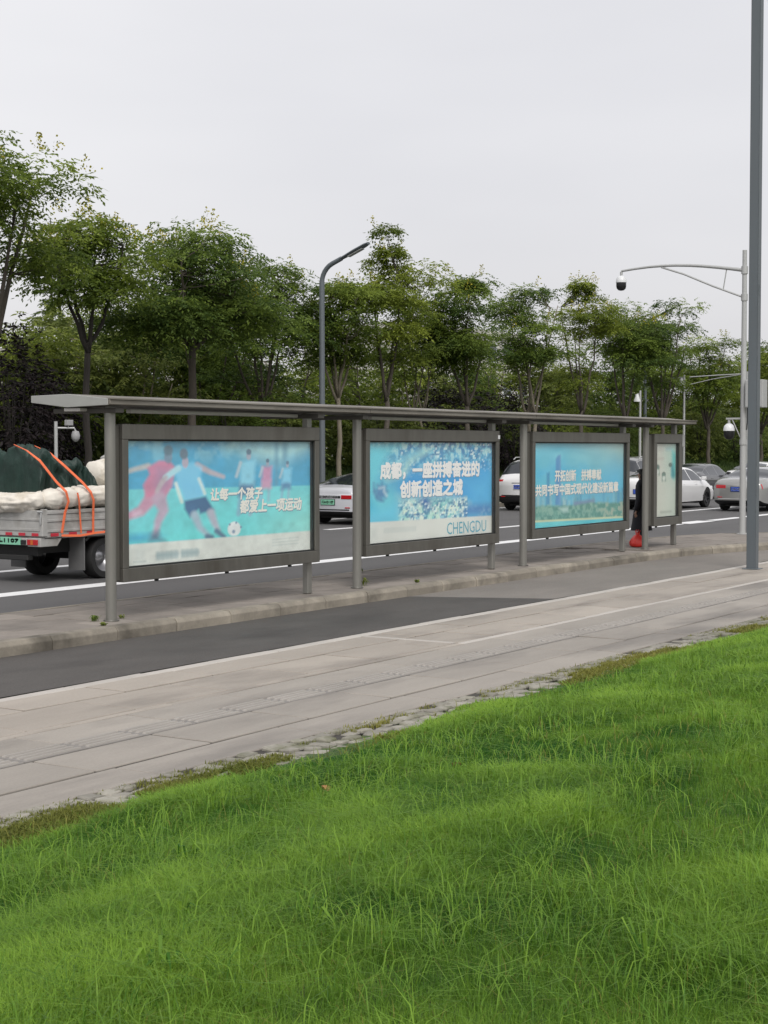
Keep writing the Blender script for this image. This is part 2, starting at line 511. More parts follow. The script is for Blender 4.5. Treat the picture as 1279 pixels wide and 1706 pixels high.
rows = [  # y0, y1, length, material, gap, first x
    (9.72, 9.86, 1.0, M['slab_pale'], 0.006, 0.2),
    (9.215, 9.713, 1.2, M['slab_pink'], 0.012, 0.5),
    (8.53, 9.205, 1.2, M['slab_pink'], 0.012, 1.05),
    (8.435, 8.522, 1.2, None, 0.006, 1.4),
    (7.985, 8.428, 1.2, M['slab_grey'], 0.010, 0.8),
    (7.105, 7.695, 1.2, M['slab_grey'], 0.012, 0.25),
    (6.66, 7.095, 1.8, M['slab_grey'], 0.010, 1.0),
]
rs = random.Random(3)
me_pink = slab_mesh('paving_slab', 1.19, 0.083, 0.05, 0.003, M['slab_pink'])
for ri, (y0, y1, L, m, gap, fx) in enumerate(rows):
    two = m is None
    if two: m = M['slab_pale']
    me = slab_mesh('paving_slab', L - gap * 2.0, (y1 - y0) - (0.024 if L > 1 and not two else 0.003), 0.05, 0.006, m)
    x = 5.0 + fx - L
    while x < 31:
        mx_ = x + L / 2
        if 4.0 < mx_:
            link('paving_slab', me if not two or mx_ > 14.6 else me_pink, pav, (mx_, (y0 + y1) / 2, rs.uniform(-0.003, 0.003)),
                 (R(rs.gauss(0, 0.25)), R(rs.gauss(0, 0.12)), 0))
        x += L
    b = MB()                                           # the far and unseen ends of the row in one piece
    for a0, a1 in ((-40, 5.0 + fx - L), (x + 0.01, 45)):
        b.box(a0, a1, y0, y1, -0.05, -0.004)
    o = b.build('paving_row', m, pav)
me = slab_mesh('tactile_tile', 0.594, 0.272, 0.05, 0.004, [M['tactile'], M['tactile_ridge']], 4)
x = 4.6
while x < 31:
    link('tactile_tile', me, pav, (x + 0.3, 7.84, rs.uniform(-0.001, 0.003)), (0, 0, R(rs.gauss(0, 0.2))))
    x += 0.6
# cross strip of pale stone
me = slab_mesh('paving_band', 0.075, 1.16, 0.05, 0.003, M['slab_pale'])
link('paving_band', me, pav, (14.75, 9.12, 0.0075))

cme = []
for i in range(8):
    lx, ly = rs.uniform(0.115, 0.16), rs.uniform(0.095, 0.118)
    b = MB()
    n = 10; ring = []
    for kk in range(n):
        q = 2 * math.pi * kk / n
        e = 0.26
        cx = math.copysign(abs(math.cos(q)) ** e, math.cos(q)) * lx / 2 * rs.uniform(0.9, 1.04)
        cy = math.copysign(abs(math.sin(q)) ** e, math.sin(q)) * ly / 2 * rs.uniform(0.9, 1.04)
        ring.append((cx, cy))
    vs = [(a, c_, -0.05) for a, c_ in ring] + [(a, c_, -0.008) for a, c_ in ring] + [(a * .9, c_ * .9, 0.001 + rs.uniform(-.003, .003)) for a, c_ in ring]
    fs = [(i_, (i_ + 1) % n, (i_ + 1) % n + n, i_ + n) for i_ in range(n)] + [(i_ + n, (i_ + 1) % n + n, (i_ + 1) % n + 2 * n, i_ + 2 * n) for i_ in range(n)]
    fs.append(tuple(range(2 * n, 3 * n)))
    b.add(vs, fs)
    cme.append(b.mesh('cobblestone', M['cobble']))
nc = 0
far = MB()
for r_ in range(4):
    x = 5.6 + r_ * 0.06
    while x < 26:
        y = 6.60 - 0.122 * r_
        sx = 0.15 + rs.uniform(-0.01, 0.015)
        near = x < 16.2
        if rs.random() < (0.93 if r_ < 2 else 0.8):
            mm = rs.choice(cme)
            if near and nc < 296:
                o = link('cobblestone', mm, pav, (x + sx / 2, y + rs.uniform(-.008, .008), rs.uniform(-0.006, 0.012)),
                         (R(rs.gauss(0, 3)), R(rs.gauss(0, 3)), R(rs.gauss(0, 4) + 180 * rs.randrange(2))))
                nc += 1
            else:
                zz = rs.uniform(-0.004, 0.010)
                far.add([(v.co.x + x + sx / 2, v.co.y + y, v.co.z + zz) for v in mm.vertices], [tuple(p.vertices) for p in mm.polygons])
        x += sx
tag(far.build('cobblestone_edge', M['cobble'], pav), kind='stuff')

# ------------------------------------------------------------------ bus platform: kerb stones and tiles
def interp(pts, x):
    for (xa, ya), (xb, yb) in zip(pts, pts[1:]):
        if x <= xb: return ya + (yb - ya) * (x - xa) / (xb - xa)
    return pts[-1][1]


near_k = [(-30, 11.75), (27, 11.75), (29, 11.64), (30.5, 11.35), (32, 10.85), (33.2, 10.3), (34.2, 9.98), (46, 9.9)]
far_k = [(-30, 13.9), (30, 13.9), (32, 13.75), (33.5, 13.5), (34.6, 13.2), (35.3, 12.65), (36.6, 11.7), (39, 10.6), (44, 10.1), (46, 10.05)]
KW = 0.17
poly = [(x, y + 0.1) for x, y in near_k] + [(x, y - 0.06) for x, y in reversed(far_k)]
plat = sheet('platform', poly, 0.12, M['bed'])
x = -30.0; i = 0
stones = []
while x < 45:
    L = 1.0 if x > 8 else 6.0
    x2 = min(x + L, 45.9)
    ya, yb = interp(near_k, x), interp(near_k, x2)
    d = Vector((x2 - x, yb - ya)); ll = d.length; d.normalize(); nrm = Vector((-d.y, d.x))
    b = MB()
    g = 0.006
    prof = [(0, -0.05), (0.0, 0.10), (0.035, 0.148), (KW, 0.152), (KW, -0.05)]
    vs = []
    for t in (g, ll - g):
        for pn, pz in prof:
            vs.append((d.x * t + nrm.x * pn, d.y * t + nrm.y * pn, pz))
    np_ = len(prof)
    fs = [(j, j + 1, j + 1 + np_, j + np_) for j in range(np_ - 1)] + [tuple(range(np_)), tuple(range(2 * np_ - 1, np_ - 1, -1))]
    b.add(vs, fs)
    o = b.build('kerb_stone', M['kerb'], plat, bevel=0.006)
    o.location = (x, ya + rs.uniform(-.006, .006), rs.uniform(-.004, .004))
    x = x2
# road-side kerb of the platform (thin strip of stones)
x = -30.0
while x < 45:
    L = 1.0 if x > 8 else 6.0
    x2 = min(x + L, 45.9)
    ya, yb = interp(far_k, x), interp(far_k, x2)
    d = Vector((x2 - x, yb - ya)); ll = d.length; d.normalize(); nrm = Vector((-d.y, d.x))
    b = MB(); g = 0.004
    vs = []
    for t in (g, ll - g):
        for pn, pz in ((-0.13, -0.05), (-0.13, 0.151), (-0.02, 0.149), (0, 0.12), (0, -0.05)):
            vs.append((d.x * t + nrm.x * pn, d.y * t + nrm.y * pn, pz))
    b.add(vs, [(j, j + 1, j + 6, j + 5) for j in range(4)] + [(0, 1, 2, 3, 4), (9, 8, 7, 6, 5)])
    o = b.build('kerb_stone', M['kerb'], plat)
    o.location = (x, ya, rs.uniform(-.003, .003))
    x = x2
TY0 = 11.93; TW = (13.765 - TY0) / 4
tme = slab_mesh('platform_tile', 0.594, TW - 0.008, 0.05, 0.005, M['plat'])
rest = MB()
for r_ in range(4):
    x = 10.6 + 0.3 * (r_ % 2)
    while x < 36:
        yc = TY0 + TW * (r_ + 0.5)
        if x + 0.6 < 28.2:
            link('platform_tile', tme, plat, (x + 0.3, yc, 0.15 + rs.uniform(-0.004, 0.002)), (R(rs.gauss(0, .3)), R(rs.gauss(0, .2)), 0))
        x += 0.6
# beyond the regular bay the tiles follow the bend: one joined field of small tiles
x = 28.2
while x < 44:
    ya, yb = interp(near_k, x + .3) + KW + 0.01, interp(far_k, x + .3) - 0.14
    y = ya
    while y < yb - 0.05:
        y2 = min(y + 0.46, yb)
        z = 0.15 + rs.uniform(-0.004, 0.001)
        rest.box(x + .004, x + .596, y + .004, y2 - .004, 0.1, z)
        y = y2
    x += 0.6
rest.box(-30, 10.58, TY0, 13.76, 0.1, 0.148)
tag(rest.build('platform_tile_field', M['plat'], plat), kind='stuff')

# ------------------------------------------------------------------ lawn mound and grass
def mound(x, y):
    t = np.clip((6.42 - np.asarray(y)) / 3.6, 0, 1)
    t = t * t * (3 - 2 * t)
    return 0.36 * t + 0.022 * (fbm(np.asarray(x) * 0.7, np.asarray(y) * 0.7, 11) - 0.5) * np.clip((6.5 - np.asarray(y)) / 0.6, 0, 1)


lx = np.linspace(-20, 50, 281); ly = np.linspace(-12, 6.46, 75)
LX, LY = np.meshgrid(lx, ly, indexing='ij')
LZ = mound(LX, LY)
LZ[:, -1] = -0.03
idx = np.arange(LX.size).reshape(LX.shape)
Q = np.stack([idx[:-1, :-1], idx[1:, :-1], idx[1:, 1:], idx[:-1, 1:]], -1).reshape(-1, 4)
tag(link('lawn', np_mesh('lawn', np.stack([LX, LY, LZ], -1).reshape(-1, 3), Q, M['soil'])), kind='structure')

rng = np.random.default_rng(4)


def edge_y(x):
    """the ragged border between grass and cobbles"""
    return 6.255 + 0.16 * (fbm(x * 0.9, x * 0 + 3, 21) - 0.5) * 2 + 0.05 * (vn(x * 5, x * 0, 8) - .5)


def blades(P, h, w, az, lean, tint, curl):
    """5-vertex bent blades -> one mesh of triangles"""
    n = len(P)
    dx, dy = np.cos(az), np.sin(az)
    px, py = -dy, dx
    V = np.empty((n, 5, 3))
    b = P
    mid = P + np.stack([dx * lean * h * 0.35, dy * lean * h * 0.35, h * 0.58], -1)
    tip = P + np.stack([dx * lean * h * (0.9 + curl), dy * lean * h * (0.9 + curl), h * (1 - 0.55 * lean * curl)], -1)
    off = np.stack([px * w / 2, py * w / 2, np.zeros(n)], -1)
    V[:, 0] = b - off; V[:, 1] = b + off; V[:, 2] = mid + off * 0.8; V[:, 3] = mid - off * 0.8; V[:, 4] = tip
    k0 = np.arange(n)[:, None] * 5
    T = np.concatenate([k0 + np.array([[0, 1, 2]]), k0 + np.array([[0, 2, 3]]), k0 + np.array([[3, 2, 4]])], 1).reshape(-1, 3)
    return V.reshape(-1, 3), T, np.repeat(tint, 3)


CH, SH = math.cos(HEAD), math.sin(HEAD)


def lawn_points(n, power):
    """random points in the part of the lawn in view, thinner with distance"""
    u = rng.random(n)
    d0, d1 = 3.9, 24.0
    e = 2 - power
    D = (d0 ** e + u * (d1 ** e - d0 ** e)) ** (1 / e)
    t = (rng.random(n) - 0.5) * 2 * 0.30
    X = D * t
    x = X * SH + D * CH; y = -X * CH + D * SH
    ok = (y < edge_y(x)) & (y > -3)
    return x[ok], y[ok], D[ok]


x, y, D = lawn_points(860000, 1.15)
coarse = np.clip((fbm(x * 0.55, y * 0.75, 31) - 0.42) * 5, 0, 1)          # tufts of coarse grass against patches of fine lawn
fine = 1 - coarse
patch = fbm(x * 1.8, y * 1.8, 41)
h = (0.045 + 0.045 * rng.random(len(x))) * (0.6 + 0.8 * patch) * (0.75 + 0.7 * coarse)
h *= np.clip((edge_y(x) - y) / 0.35, 0.35, 1)
w = np.where(coarse > 0.5, 0.0036, 0.0024) * np.clip(D / 6.5, 0.9, 2.2) * (0.7 + 0.6 * rng.random(len(x)))
az = rng.random(len(x)) * 2 * np.pi + 2.5 * fbm(x * 1.5, y * 1.5, 19)
lean = np.clip(rng.normal(0.45, 0.35, len(x)) + 0.35 * coarse, 0, 1.5)
curl = 0.2 + 0.5 * rng.random(len(x))
big = fbm(x * 0.35 + 7, y * 0.35, 61)
tint = np.clip(0.10 + 0.42 * coarse + 1.7 * (patch - 0.5) + 1.3 * (big - 0.5) + 0.42 * rng.random(len(x)) + 0.1 * (y > 5.6), 0, 1)
P = np.stack([x, y, mound(x, y) - 0.006], -1)
A = blades(P, h, w, az, lean, tint, curl)
# long weeds standing above the rest, in loose clumps
cx, cy, cD = lawn_points(6500, 1.2)
rep = rng.integers(8, 26, len(cx))
keep = (fbm(cx * 0.55, cy * 0.75, 31) > 0.45) | (rng.random(len(cx)) < 0.25)
cx, cy, cD, rep = cx[keep], cy[keep], cD[keep], rep[keep]
x = np.repeat(cx, rep) + rng.normal(0, 0.05, rep.sum()); y = np.repeat(cy, rep) + rng.normal(0, 0.05, rep.sum()); D = np.repeat(cD, rep)
n = len(x)
h = (0.07 + 0.15 * rng.random(n) ** 2); h *= np.clip((edge_y(x) - y) / 0.6, 0.25, 1)
B = blades(np.stack([x, y, mound(x, y) - 0.006], -1), h, 0.0050 * np.clip(D / 7, 0.9, 1.8) * (0.6 + 0.8 * rng.random(n)), rng.random(n) * 6.283,
           np.clip(rng.normal(0.8, 0.45, n), 0.1, 1.7), np.clip(np.repeat(0.15 + 0.45 * rng.random(len(cx)), rep) + 0.35 * rng.random(n), 0, 1), 0.3 + 0.6 * rng.random(n))
off = len(A[0])
gm = np_mesh('grass', np.concatenate([A[0], B[0]]), np.concatenate([A[1], B[1] + off]), M['grass'], np.concatenate([A[2], B[2]]))
tag(link('grass', gm), kind='stuff')
x, y, D = lawn_points(9000, 1.15); n = len(x)
A = blades(np.stack([x, y, mound(x, y) - .004], -1), 0.04 + .09 * rng.random(n), 0.003 * np.clip(D / 6.5, .9, 2.2), rng.random(n) * 6.283, np.clip(rng.normal(.9, .4, n), 0, 1.6), .4 + .6 * rng.random(n), rng.random(n))
tag(link('straw', np_mesh('straw', A[0], A[1], M['moss'], A[2])), kind='stuff')
# dry mossy fringe along the cobbles
n = 70000
x = 5.2 + 20 * rng.random(n) ** 1.5; y = rng.normal(6.34, 0.13, n)
ok = (fbm(x * 1.3, y * 3, 77) > 0.50 - .3 * (x < 6.9)) & (y < 6.66)
x, y = x[ok], y[ok]; n = len(x)
A = blades(np.stack([x, y, np.where(y < 6.42, mound(x, y), -0.012)], -1), 0.012 + 0.034 * rng.random(n), 0.005 + 0.004 * rng.random(n), rng.random(n) * 6.283,
           rng.random(n) * 1.1, np.clip(fbm(x * .8, y * .8, 55) * 1.3 - 0.2 + 0.3 * rng.random(n), 0, 1), rng.random(n))
tag(link('dry_grass_fringe', np_mesh('dry_grass_fringe', A[0], A[1], M['moss'], A[2])), kind='stuff')

# ------------------------------------------------------------------ trees
def spray_set(C, Dr, rg, nl=9, L=0.36, ll=0.115, lw=0.046, droop=0.5):
    """compound leaves: from each centre C a drooping stalk along Dr with nl leaflets, as diamond quads"""
    n = len(C)
    up = np.array([0, 0, 1.0])
    Dr = Dr / np.linalg.norm(Dr, axis=1, keepdims=True)
    side = np.cross(Dr, up); side /= (np.linalg.norm(side, axis=1, keepdims=True) + 1e-6)
    out = []
    for i in range(nl):
        j = (i + 1) // 2
        s = 0 if i == 0 else (1 if i % 2 else -1)
        t = 1.0 if i == 0 else 1.0 - j / (nl / 2 + 0.6)
        base = C + Dr * (L * t)[:, None] if hasattr(L, '__len__') else C + Dr * (L * t)
        base = base - up * (droop * L * t * t)
        d = Dr * (0.45 if s else 1) + side * s * 0.9 - up * (0.35 + 0.3 * rg.random(n))[:, None]
        d += rg.normal(0, 0.22, (n, 3))
        d /= np.linalg.norm(d, axis=1, keepdims=True)
        wv = np.cross(d, up + rg.normal(0, 0.35, (n, 3))); wv /= (np.linalg.norm(wv, axis=1, keepdims=True) + 1e-6)
        a = ll * (0.75 + 0.5 * rg.random(n))[:, None]
        b = lw * (0.75 + 0.5 * rg.random(n))[:, None] / 2
        q = np.stack([base, base + d * a * 0.45 + wv * b, base + d * a, base + d * a * 0.45 - wv * b], 1)
        out.append(q)
    return np.stack(out, 1).reshape(-1, 4, 3)


def quads_mesh(name, Qd, tint, m):
    V = Qd.reshape(-1, 3)
    return np_mesh(name, V, np.arange(len(V)).reshape(-1, 4), m, tint)


def make_tree(label, loc, H, cb, cr, seed, fork=None, clumps=34, sprays=60, leaf='leaf', bark='bark', tr=0.11, group=None, lean=0.0,
              blossom=0, stems=1, flat=1.0, name='broadleaf_tree', spire=0.0, csize=1.0, ll=0.125):
    """H height, cb bottom of the crown, cr crown radius, fork height at which the trunk divides"""
    rg = np.random.default_rng(seed)
    root = thing(name, label, 'tree', loc, 0, group)
    tb = MB()
    fork = fork or cb * 0.85
    cz = (H + cb) / 2; hz = (H - cb) / 2
    # a handful of uneven lobes, clumps gathered round them: ragged outline with gaps between the lobes
    nlb = int(rg.integers(6, 10))
    u = rg.normal(0, 1, (nlb, 3)); u /= np.linalg.norm(u, axis=1, keepdims=True)
    lob = u * (0.35 + 0.45 * rg.random(nlb))[:, None] * np.array([cr, cr, hz]) + np.array([lean, 0, cz])
    lob[0] = (lean + rg.normal(0, .3) * cr, rg.normal(0, .2) * cr, cz + hz * .62)
    li = rg.integers(0, nlb, clumps)
    u = rg.normal(0, 1, (clumps, 3)); u /= np.linalg.norm(u, axis=1, keepdims=True)
    lr = (0.36 + 0.26 * rg.random(nlb))[li] * rg.random(clumps) ** 0.4
    Cc = lob[li] + u * lr[:, None] * np.array([cr * 1.25, cr * 1.25, min(hz, cr) * .95])
    Cc[:, 2] = np.minimum(Cc[:, 2], H - .15)
    Cc[:, 2] += 0.25 * (rg.random(clumps) - .5)
    if spire > 0:
        ns = int(clumps * 0.2)
        tt = rg.random(ns)
        Cc[:ns] = np.stack([rg.normal(0, 0.28, ns) * (1.2 - tt) + lean, rg.normal(0, 0.28, ns) * (1.2 - tt), H - 0.4 + tt * spire], -1)
    cs = (0.42 + 0.40 * rg.random(clumps)) * (cr / 2.0) ** 0.5 * csize
    if spire > 0: cs[:ns] *= 0.6
    limbs = []
    for s_ in range(stems):
        bx, by = (rg.normal(0, 0.18), rg.normal(0, 0.18)) if stems > 1 else (0, 0)
        pts = []
        for t in np.linspace(0, 1, 7):
            pts.append((bx + t * lean * 0.5 + rg.normal(0, 0.03) * (t > 0) + (rg.normal(0, .06) if stems > 1 else 0), by + rg.normal(0, 0.03) * (t > 0), t * fork))
        r0 = tr / math.sqrt(stems)
        tb.tube(pts, [r0 * (1.5 if t == 0 else 1.12 - 0.3 * t) for t in np.linspace(0, 1, 7)], 8)
        nl = int(rg.integers(4, 7)) if stems == 1 else 3
        for j in range(nl):
            a = 2 * math.pi * (j + rg.random() * .6) / nl
            rr = cr * rg.uniform(0.3, 0.7)
            end = Vector((lean + math.cos(a) * rr, math.sin(a) * rr, cz + hz * rg.uniform(-0.15, 0.75)))
            st = Vector(pts[-1]) - Vector((0, 0, 0.1 + 0.25 * rg.random()))
            midp = st.lerp(end, 0.45) + Vector((math.cos(a) * 0.18 * rr, math.sin(a) * 0.18 * rr, -0.05 * rr))
            lp = []
            for t in np.linspace(0, 1, 8):
                p = st * (1 - t) ** 2 + midp * 2 * t * (1 - t) + end * t * t
                lp.append(p + Vector(rg.normal(0, 0.025, 3)))
            tb.tube(lp, [r0 * 0.62 * (1 - 0.8 * t) + 0.008 for t in np.linspace(0, 1, 8)], 6)
            limbs.append(lp)
    allp = [p for l in limbs for p in l[2:]]
    for c in Cc:
        c = Vector(c)
        p = min(allp, key=lambda q: (q - c).length + (0.8 if q.z > c.z else 0))
        m_ = p.lerp(c, 0.5) + Vector((0, 0, -0.08)) + Vector(rg.normal(0, 0.05, 3))
        tb.tube([p, m_, c], [0.022, 0.014, 0.006], 5)
    tb.build('trunk', M[bark], root, smooth='all')
    # sprays of compound leaves on every clump
    n = clumps * sprays
    ci = np.repeat(np.arange(clumps), sprays)
    v = rg.normal(0, 1, (n, 3)); v[:, 2] = np.abs(v[:, 2]) * 0.9 - 0.35
    v /= np.linalg.norm(v, axis=1, keepdims=True)
    off_ = v * (cs[ci] * (0.35 + 0.65 * rg.random(n)))[:, None] * np.array([1.2, 1.2, 0.5 * flat])
    Pn = Cc[ci] + off_
    dr = v * np.array([1, 1, 0.35]) + rg.normal(0, 0.3, (n, 3))
    qs = spray_set(Pn, dr, rg, 7, 0.36, ll * 1.1, ll * 0.46)
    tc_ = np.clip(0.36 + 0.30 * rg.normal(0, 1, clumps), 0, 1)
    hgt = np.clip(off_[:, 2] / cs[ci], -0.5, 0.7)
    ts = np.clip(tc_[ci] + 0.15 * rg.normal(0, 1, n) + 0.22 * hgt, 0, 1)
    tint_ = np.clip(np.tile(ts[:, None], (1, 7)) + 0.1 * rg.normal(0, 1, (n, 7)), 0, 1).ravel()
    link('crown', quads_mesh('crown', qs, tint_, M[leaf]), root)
    if blossom:
        top = np.argsort(-Cc[:, 2])[: max(5, clumps // 2)]
        cc = rg.choice(top, blossom)
        base = Cc[cc] + np.stack([rg.normal(0, .28, blossom), rg.normal(0, .28, blossom), cs[cc] * 0.55], -1)
        k_ = 26
        t = rg.random((blossom, k_))
        B_ = base[:, None, :] + np.stack([rg.normal(0, 1, (blossom, k_)) * 0.13 * (1.1 - t), rg.normal(0, 1, (blossom, k_)) * 0.13 * (1.1 - t), t * 0.42 - .1], -1)
        B_ = B_.reshape(-1, 3)
        e1 = rg.normal(0, 1, B_.shape); e1 /= np.linalg.norm(e1, axis=1, keepdims=True); e2 = np.cross(e1, rg.normal(0, 1, B_.shape)); e2 /= np.linalg.norm(e2, axis=1, keepdims=True)
        q_ = np.stack([B_ - e1 * .035, B_ + e2 * .03, B_ + e1 * .035, B_ - e2 * .03], 1)
        link('blossom', quads_mesh('blossom', q_, rg.random(len(q_)), M['blossom']), root)
    return root


def on_row(px, n):
    """point where the sight line through picture column px meets the line y = n (planning aid for a row of trees)"""
    k_ = (px - 640) / 2650
    return n * (CH + SH * k_) / (SH - CH * k_)


G1 = 'trees in the front row along the far kerb'
T = [  # column, y, H, crown bottom, radius, seed, options, label
    (-28, 29.5, 9.9, 5.6, 2.55, 1, dict(fork=4.2, clumps=56, sprays=60, blossom=14, tr=0.14), 'tallest tree at the left end of the row, crown cut off by the edge'),
    (146, 30.5, 8.4, 5.9, 1.75, 2, dict(fork=5.0, clumps=40, sprays=60, blossom=44, tr=0.10, bark='bark_dark'), 'tree with forked dark trunk and yellow blossom above the roof end'),
    (322, 31.0, 8.7, 3.7, 2.95, 3, dict(fork=5.4, clumps=120, sprays=58, blossom=16, leaf='leaf_deep', tr=0.13), 'wide dense dark green tree just left of the curved street lamp'),
    (440, 33.0, 8.6, 3.4, 2.0, 13, dict(fork=3.4, clumps=56, sprays=56, leaf='leaf_deep', tr=0.1), 'dark tree filling the gap between the wide dense tree and the street lamp'),
    (566, 31.5, 8.5, 4.3, 1.65, 4, dict(fork=4.0, clumps=43, sprays=58, bark='bark_pale', tr=0.09), 'slim pale-trunked tree directly behind the curved street lamp'),
    (645, 31.0, 8.9, 4.4, 1.75, 5, dict(fork=4.0, clumps=48, sprays=58, leaf='leaf_light', spire=1.5, blossom=4), 'yellowish green tree with a tall thin spire beside the street lamp'),
    (706, 32.5, 8.9, 4.6, 1.7, 6, dict(fork=3.6, clumps=45, sprays=58, tr=0.08, bark='bark_pale', stems=2), 'slender pale tree with two stems above the second poster'),
    (778, 31.0, 8.7, 4.5, 1.85, 7, dict(fork=3.9, clumps=48, sprays=58, leaf='leaf_deep', spire=0.3), 'dark round tree above the right end of the second poster'),
    (884, 31.0, 8.8, 4.9, 1.85, 8, dict(fork=3.6, clumps=48, sprays=58, leaf='leaf_deep', stems=2, bark='bark_pale', tr=0.13), 'dark tree with a V of two pale stems above the third poster'),
    (968, 31.6, 9.2, 4.4, 1.9, 9, dict(fork=3.8, clumps=40, sprays=60, leaf='leaf_light', spire=0.8, blossom=10), 'tall tree with light tips left of the hanging arm camera'),
    (1040, 32.0, 9.6, 4.0, 2.1, 10, dict(fork=3.5, clumps=62, sprays=58, leaf='leaf_deep', blossom=5), 'full dark tree right below the hanging arm camera'),
    (1104, 31.0, 9.4, 3.8, 2.0, 11, dict(fork=3.5, clumps=59, sprays=58, leaf='leaf_deep'), 'dark tree under the long curved camera arm'),
    (1180, 33.0, 8.5, 3.6, 2.3, 12, dict(fork=3.5, clumps=59, sprays=58, leaf='leaf'), 'lower green tree left of the pale camera mast'),
    (1268, 32.0, 8.0, 3.2, 2.3, 14, dict(fork=3.3, clumps=54, sprays=58, leaf='leaf_light'), 'pale green tree behind the tall dark pole'),
]
for px, n_, H, cb, cr, sd_, opt, lab in T:
    x_ = on_row(px, n_)
    z_ = bank_z(x_, n_) - 0.08
    make_tree(lab, (x_, n_, z_), H - z_, cb - z_, cr, sd_ + 140, group=G1, **{**opt, 'blossom': opt.get('blossom', 0) + 6, 'fork': opt['fork'] - z_})

# second row: lower, lighter trees and bamboo-like thickets; a few protos copied
G2 = 'lower trees in the second row'
protos = []
for j, (H, cb, cr, lf, bk) in enumerate([(5.6, 1.2, 2.2, 'leaf_bamboo', 'bark_pale'), (6.6, 1.4, 2.6, 'leaf', 'bark'), (5.2, 0.8, 2.3, 'leaf_light', 'bark_pale'), (6.2, 1.0, 2.6, 'leaf_deep', 'bark')]):
    protos.append([make_tree('proto', (0, 0, 0), H, cb, cr, 300 + j, clumps=40, sprays=30, leaf=lf, bark=bk, tr=0.08, group=G2, name='small_tree', ll=0.17, csize=1.15), False])
BACK = [(20, 36, 2, 1.0), (95, 37, 0, 1.0), (170, 39, 1, 0.95), (225, 36, 0, 0.95), (262, 40, 2, 1.1), (345, 36, 3, 1.05), (410, 38, 3, 1.0), (478, 36, 1, 0.85), (522, 41, 2, 1.0),
        (612, 36, 1, 0.9), (668, 38, 2, 0.95), (735, 37, 0, 0.8), (800, 36, 3, 0.95), (846, 39, 2, 1.0), (905, 37, 0, 0.95), (945, 41, 2, 1.15), (1003, 37, 3, 1.0), (1062, 38, 1, 1.05),
        (1120, 37, 3, 1.1), (1158, 40, 1, 1.25), (1205, 38, 2, 1.25), (1250, 41, 3, 1.35)]
BL = ['behind the truck cargo at the picture edge', 'behind the small camera post', 'behind the fork-trunked tree', 'behind the top of the roof end', 'between the fork-trunked and the wide dense tree',
      'under the wide dense tree, left half', 'under the wide dense tree, right half', 'just left of the street lamp pole', 'behind the street lamp pole, far back', 'right of the street lamp pole',
      'under the two-stemmed slender tree', 'by the pale far building', 'under the dark round tree', 'left of the V-stemmed tree, far back', 'behind the V-stemmed tree', 'right of the V-stemmed tree, far back',
      'left of and below the hanging arm camera', 'right of and below the hanging arm camera', 'behind the right end of the shelter roof', 'above the black car', 'above the grey car with blue plate', 'behind the dark pole, far back']
CN = ['feathery pale green small tree', 'mid green small tree', 'yellow-green small tree', 'deep green small tree']
for (px, n_, j, s_), bl in zip(BACK, BL):
    pr = protos[j]
    o = pr[0] if not pr[1] else copy_tree(pr[0])
    pr[1] = True
    x_ = on_row(px, n_)
    o.location = (x_, n_, bank_z(x_, n_) - 0.1)
    o.rotation_euler = (0, 0, rs.uniform(0, 6.28))
    o.scale = (s_, s_, s_ * rs.uniform(0.95, 1.1))
    o['label'] = CN[j] + ' ' + bl

# thin far conifers seen under the fork of the left tree
for px, lab in ((88, 'thin tall conifer beyond the fork-trunked tree, left one'), (101, 'thin tall conifer beyond the fork-trunked tree, right one')):
    rg = np.random.default_rng(px)
    n_ = 46; x_ = on_row(px, n_)
    root = thing('conifer_tree', lab, 'tree', (x_, n_, 1.1), 0, 'thin conifers far behind')
    b = MB(); b.tube([(0, 0, 0), (0.03, 0, 5), (0, 0, 10.2)], [0.1, 0.07, 0.02], 6); 
    Pn = []; Dn = []
    for z_ in np.arange(3.2, 10.0, 0.42):
        r_ = 0.25 + 0.75 * (10.4 - z_) / 7
        for a in rg.random(5) * 6.28:
            e = (math.cos(a) * r_, math.sin(a) * r_, z_ - 0.08)
            b.tube([(0, 0, z_), e], [0.02, 0.006], 4)
            for t in np.linspace(0.25, 1, 6):
                Pn.append((e[0] * t, e[1] * t, z_ - 0.08 * t)); Dn.append((math.cos(a), math.sin(a), -0.1))
    b.build('trunk', M['bark_dark'], root, smooth='all')
    Pn = np.array(Pn); Dn = np.array(Dn) + rg.normal(0, .3, (len(Dn), 3))
    q_ = spray_set(Pn, Dn, rg, 9, 0.22, 0.16, 0.05, 0.2)
    link('crown', quads_mesh('crown', q_, np.clip(rg.normal(.3, .2, len(q_)), 0, 1), M['leaf_deep']), root)


